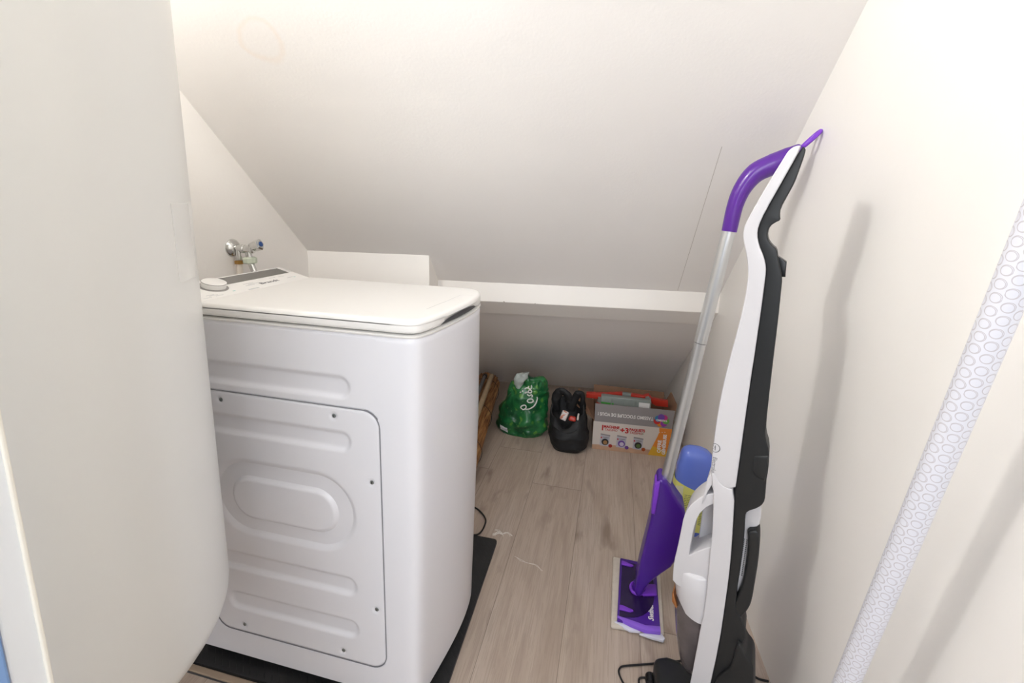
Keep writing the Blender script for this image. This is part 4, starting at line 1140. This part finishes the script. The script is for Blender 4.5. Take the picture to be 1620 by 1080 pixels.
# ---------------------------------------------------------------- bags
def bag_mesh(rows, n=56, amp=.008, seed=0, fs=18):
    """rows: (cx, cy, z, hx, hy, exponent)"""
    bm = bmesh.new(); rings = []
    for (cx, cy, z, hx, hy, e) in rows:
        ring = []
        for k in range(n):
            a = k/n*2*math.pi; c, s = math.cos(a), math.sin(a)
            p = Vector((cx+hx*math.copysign(abs(c)**e, c), cy+hy*math.copysign(abs(s)**e, s), z))
            d = Vector((c, s, 0))
            q = p*fs + Vector((seed, seed*2, 0))
            w = noise.noise(q)*1.0 + .5*abs(noise.noise(q*2.3)) - .25*abs(noise.noise(Vector((q.x*1.2, q.y*1.2, q.z*4))))
            p = p + d*amp*w*(1 if z > .01 else .3)
            if z > .01: p.z += amp*.8*noise.noise(q+Vector((9, 3, 1)))
            ring.append(bm.verts.new(p))
        rings.append(ring)
    for A, B in zip(rings, rings[1:]):
        for k in range(n): bm.faces.new((A[k], A[(k+1) % n], B[(k+1) % n], B[k]))
    bm.faces.new(rings[0][::-1])
    return bm, rings
def interp(keys, m=40):
    out = []
    ks = [Vector(k[:3]+(0,)) if False else k for k in keys]
    for i in range(m+1):
        t = i/m*(len(keys)-1); j = min(int(t), len(keys)-2); f = t-j; f2 = f*f*(3-2*f)
        out.append(tuple(a*(1-f2)+b*f2 for a, b in zip(keys[j], keys[j+1])))
    return out
gk = [(-.062, 1.285, .0, .105, .070, .75), (-.062, 1.285, .03, .122, .084, .8), (-.058, 1.287, .09, .118, .085, .85), (-.050, 1.290, .14, .104, .078, .9), (-.038, 1.292, .19, .092, .066, .9), (-.030, 1.293, .225, .084, .052, .9), (-.026, 1.290, .255, .070, .036, 1.), (-.024, 1.288, .275, .050, .020, 1.)]
bm, rings = bag_mesh(interp(gk, 56), 80, .020, 3, 19)
bm.faces.new(rings[-1])
gb_ = thing('green_bag', 'full green vegetable-print shopping bag with white script, in the back corner', 'bag', (-.060, 1.285, 0))
bvh = BVHTree.FromBMesh(bm)
link_mesh('sack', bm, M['veg'], gb_, auto=False)
bm = bmesh.new()
for st in K['rose']:
    pts = []
    for q in catmull([(x*1.05-.004, 0, .138+(z-.143)*.90) for x, z in st], 5):
        hit = bvh.ray_cast(Vector((q.x, 1.0, q.z)), Vector((0, 1, 0)))
        if hit[0] is not None: pts.append(hit[0] - Vector((0, .0012, 0)))
    if len(pts) > 2: tube(pts, .0030, 7, bm)
link_mesh('script_lettering', bm, M['white'], gb_)
def decal(x0, x1, z0_, z1_, skew, m, name, par, bv, nx=8, nz=8, off=.0012, y0=1.0):
    bm = bmesh.new(); V = {}
    for i in range(nx+1):
        for k in range(nz+1):
            x = x0+(x1-x0)*i/nx; z = z0_+(z1_-z0_)*k/nz - skew*(i/nx)
            h = bv.ray_cast(Vector((x, y0, z)), Vector((0, 1, 0)))
            if h[0] is not None: V[i, k] = bm.verts.new(h[0]-Vector((0, off, 0)))
    for i in range(nx):
        for k in range(nz):
            q = [(i, k), (i+1, k), (i+1, k+1), (i, k+1)]
            if all(a in V for a in q): bm.faces.new([V[a] for a in q])
    return link_mesh(name, bm, m, par, auto=False)
decal(-.155, -.118, .022, .052, .010, M['labelw'], 'white_tag', gb_, bvh)
# tied clear film and leaf-print ears at the neck
bm, rings = bag_mesh(interp([(-.078, 1.248, .228, .012, .010, 1.), (-.080, 1.244, .250, .020, .014, 1.), (-.072, 1.242, .275, .026, .018, 1.), (-.058, 1.242, .298, .030, .016, 1.), (-.048, 1.245, .312, .018, .010, 1.)], 14), 24, .012, 8, 50)
bm.faces.new(rings[-1]); link_mesh('clear_film', bm, M['plastic_clear'], gb_, auto=False)
bm = bmesh.new()
tube(catmull([(-.030, 1.255, .225), (-.034, 1.246, .255), (-.036, 1.242, .275), (-.040, 1.245, .298)], 5), [.016]*6+[.014]*5+[.009]*4+[.006], 12, bm, flat=.6)
tube(catmull([(.012, 1.262, .225), (.020, 1.252, .250), (.024, 1.255, .272)], 5), [.014]*5+[.013]*5+[.008], 12, bm, flat=.7)
tube(catmull([(-.120, 1.275, .16), (-.115, 1.270, .21), (-.100, 1.272, .25)], 5), [.020]*5+[.018]*5+[.010], 12, bm, flat=.7)
link_mesh('handle', bm, M['veg'], gb_)

bk = [(.170, 1.195, .0, .066, .060, .7), (.172, 1.195, .02, .080, .072, .75), (.170, 1.197, .07, .090, .078, .8), (.168, 1.205, .115, .084, .074, .85), (.160, 1.215, .150, .072, .062, .9)]
bb_ = thing('black_bag', 'slumped open black bag holding small packets, between green bag and carton', 'bag', (.17, 1.195, 0))
bm = bmesh.new(); rows = interp(bk, 30)
bm, rings = bag_mesh(rows, 64, .010, 12, 16)
# slant the rim: high at the back, low at the front
for j, ring in enumerate(rings):
    f = max(0, (j-18)/(len(rings)-1-18))
    for k, v in enumerate(ring):
        a = k/64*2*math.pi
        v.co.z += f*(.045*math.sin(a) + .012*math.cos(2*a+.6) + .010*math.sin(5*a)) + f*.02
# turn the rim inwards to make an inside
inner = []
last = rings[-1]; c = sum((v.co for v in last), Vector())/64
prev = last
for sc_, dz in ((.93, .003), (.88, -.01), (.85, -.05), (.6, -.075)):
    ring = [bm.verts.new(c + (v.co-c)*sc_ + Vector((0, 0, dz))) for v in last]
    for k in range(64): bm.faces.new((prev[k], prev[(k+1) % 64], ring[(k+1) % 64], ring[k]))
    prev = ring
bm.faces.new(prev)
link_mesh('sack', bm, M['bagblk'], bb_, auto=False)
bm = bmesh.new()
tube(catmull([(.105, 1.235, .15), (.100, 1.225, .205), (.120, 1.220, .248), (.150, 1.222, .240), (.165, 1.228, .20)], 6), [.018]*6+[.020]*6+[.016]*6+[.018]*6+[.020], 14, bm, flat=.6)
tube(catmull([(.170, 1.235, .16), (.185, 1.228, .215), (.205, 1.225, .248), (.222, 1.230, .225), (.226, 1.240, .17)], 6), [.020]*6+[.018]*6+[.013]*6+[.013]*6+[.016], 14, bm, flat=.6)
for v in bm.verts:
    q = v.co*30; v.co += Vector((noise.noise(q), noise.noise(q+Vector((5, 0, 0))), noise.noise(q+Vector((0, 7, 0)))))*.006
link_mesh('handle', bm, M['bagblk'], bb_)
def packet(name, label, c, s, m, rot, m2=None):
    bm = box(-s[0]/2, s[0]/2, -s[1]/2, s[1]/2, -s[2]/2, s[2]/2, min(s)*.35, 3)
    for v in bm.verts: v.co += Vector((noise.noise(v.co*80), noise.noise(v.co*80+Vector((3, 3, 3))), 0))*.002
    bmesh.ops.transform(bm, verts=bm.verts, matrix=Matrix.Rotation(rot[0], 4, 'X') @ Matrix.Rotation(rot[1], 4, 'Y'))
    bmesh.ops.translate(bm, verts=bm.verts, vec=c)
    return tag(link_mesh(name, bm, m), label, 'packet')
bp = K['bagpk']
packm = mat('white_packet_film', (.50, .44, .42), .3); N_ = NT(packm)
g_n = N_.n('ShaderNodeTexNoise', Scale=70.); N_.l(N_.n('ShaderNodeTexCoord').outputs['Object'], g_n.inputs['Vector'])
N_.l(N_.ramp(g_n.outputs['Fac'], [(.3, (.5, .46, .45)), (.55, (.5, .45, .43)), (.62, (.45, .12, .05)), (.8, (.1, .1, .12))]), N_.b.inputs['Base Color'])
packet('snack_packet', 'small white and orange packet showing in the black bag', (.150, 1.160, .163), (.030, .016, .042), packm, (-.5, .3))
packet('snack_packet', 'small red packet in the black bag, right of the white one', (.187, 1.158, .154), (.032, .020, .022), M['redp'], (-.4, .1))
packet('snack_packet', 'narrow pale packet at the right edge of the black bag mouth', (.211, 1.160, .165), (.009, .012, .030), M['whitep'], (-.4, .1))

# ---------------------------------------------------------------- bamboo roll and sticks
bs = thing('bamboo_screen', 'rolled brown bamboo cane screen lying on the floor behind the washing machine', 'bamboo screen', (-.27, 1.2, 0))
random.seed(11)
A0 = Vector((-.213, .80, .077)); A1 = Vector((-.330, 1.60, .077)); ad = (A1-A0).normalized(); sd_ = Vector((0, 0, 1)).cross(ad).normalized()
bm = bmesh.new()
turns = 3
r0, cnt = .018, 0
ang_ = 0.; rad_ = .070
canes = []
while rad_ > .012:
    canes.append((rad_, ang_)); ang_ += .0078/rad_; rad_ -= .0011*.0078/.0078*(.0078/(2*math.pi*rad_))*7
for r_, a_ in canes:
    off = sd_*math.cos(a_)*r_ + Vector((0, 0, 1))*math.sin(a_)*r_
    j0 = random.uniform(-.012, .012); j1 = random.uniform(-.012, .012)
    if abs(r_-.070) < .012 or True:
        w_ = random.uniform(.0033, .0042)
        tube([A0+off+ad*j0, A0.lerp(A1, .35)+off+Vector((0, 0, random.uniform(-.0007, .0007))), A0.lerp(A1, .7)+off, A1+off+ad*j1], w_, 6, bm)
bx_ = link_mesh('cane', bm, M['bamboo'], bs); bx_['kind'] = 'stuff'
for t in (.12, .5, .88):
    c = A0.lerp(A1, t); bm = bmesh.new()
    tube([c + (sd_*math.cos(a)+Vector((0, 0, 1))*math.sin(a))*.0752 for a in [i/28*2*math.pi for i in range(29)]], .0011, 6, bm, caps=False)
    link_mesh('tie_wire', bm, M['vblack'], bs)
tag(link_mesh('wooden_stick', tube([(-.186, .80, .163), (-.285, 1.52, .163)], .0125, 14), M['wood']), 'pale wooden stick lying on top of the rolled bamboo screen', 'stick')
st_ = thing('dark_tube', 'thin dark tube lying beside the wooden stick on the bamboo screen', 'tube', (-.27, 1.15, .165))
link_mesh('shaft', tube([(-.218, .80, .1645), (-.318, 1.50, .1645)], .009, 14), mat('grey_tube', (.16, .16, .16), .5), st_)
link_mesh('end_cap', tube([(-.317, 1.495, .1645), (-.3195, 1.515, .1645)], .012, 14), M['vblack'], st_)

# ---------------------------------------------------------------- lint on the floor
lab = ['white thread of lint on the floor beside the black mat corner', None, 'pale curled lint strand on the floor between washer and mop', 'small tuft of pale fluff touching the left side of the mop pad']
bm = bmesh.new()
def fluff(L, n, spread, bm, seed):
    random.seed(seed)
    for k in range(n):
        o = [Vector((random.uniform(-spread, spread), random.uniform(-spread, spread), 0)) for _ in L]
        pts = [Vector((p[0], p[1], random.uniform(.001, .004)))+q for p, q in zip(L, o)]
        i0 = random.randint(0, max(0, len(pts)-3))
        tube(catmull(pts[i0:i0+random.randint(3, 5)], 4), .00055, 5, bm)
lt = K['lint']
fluff(lt[0], 7, .004, bm, 1); fluff(lt[1], 4, .004, bm, 2); fluff(lt[0][:3], 6, .005, bm, 7)
tag(link_mesh('lint', bm, M['lint']), lab[0], 'lint')
bm = bmesh.new(); fluff(lt[2], 4, .003, bm, 3); tag(link_mesh('lint', bm, M['lint']), lab[2], 'lint')
bm = bmesh.new(); fluff(lt[3], 9, .005, bm, 4); tag(link_mesh('lint', bm, M['lint']), lab[3], 'lint')

# ---------------------------------------------------------------- lights
def area(name, loc, target, size, power, col, sy=None):
    l = D.lights.new(name, 'AREA'); l.shape = 'RECTANGLE' if sy else 'DISK'; l.size = size
    if sy: l.size_y = sy
    l.energy = power; l.color = col
    o = D.objects.new(name, l); COL.objects.link(o); o.location = loc
    o.rotation_euler = (Vector(target)-Vector(loc)).to_track_quat('-Z', 'Y').to_euler(); return o
def point(name, loc, r, power, col):
    l = D.lights.new(name, 'POINT'); l.shadow_soft_size = r; l.energy = power; l.color = col
    o = D.objects.new(name, l); COL.objects.link(o); o.location = loc; return o
LP = K['lamp']
point('ceiling_lamp', LP['pos'], LP['r'], LP['w'], LP['c'])
area('hallway_fill', LP['hp'], (.1, .9, .5), LP['hs'], LP['hall'], LP['hc'])  # unseen fill disk, added behind the camera for the cool hall light
w = D.worlds.new('hall_daylight'); sc.world = w; w.use_nodes = True
w.node_tree.nodes['Background'].inputs[0].default_value = (*LP['wc'], 1); w.node_tree.nodes['Background'].inputs[1].default_value = LP['ws']

# ---------------------------------------------------------------- camera
cam = D.cameras.new('camera'); co = D.objects.new('camera', cam); COL.objects.link(co)
r_, u_, f_ = Vector(K['r']), Vector(K['u']), Vector(K['fw'])
co.matrix_world = Matrix(((r_.x, u_.x, -f_.x, K['C'][0]), (r_.y, u_.y, -f_.y, K['C'][1]), (r_.z, u_.z, -f_.z, K['C'][2]), (0, 0, 0, 1)))
cam.sensor_width = 36; cam.lens = 15.8146; cam.shift_y = -.0489; cam.clip_start = .02
sc.camera = co
sc.cycles.max_bounces = 16; sc.cycles.diffuse_bounces = 12; sc.cycles.transmission_bounces = 10
sc.view_settings.view_transform = 'Standard'; sc.view_settings.look = 'None'; sc.view_settings.gamma = 1; sc.view_settings.use_curve_mapping = False
sc.view_settings.exposure = LP['ev']
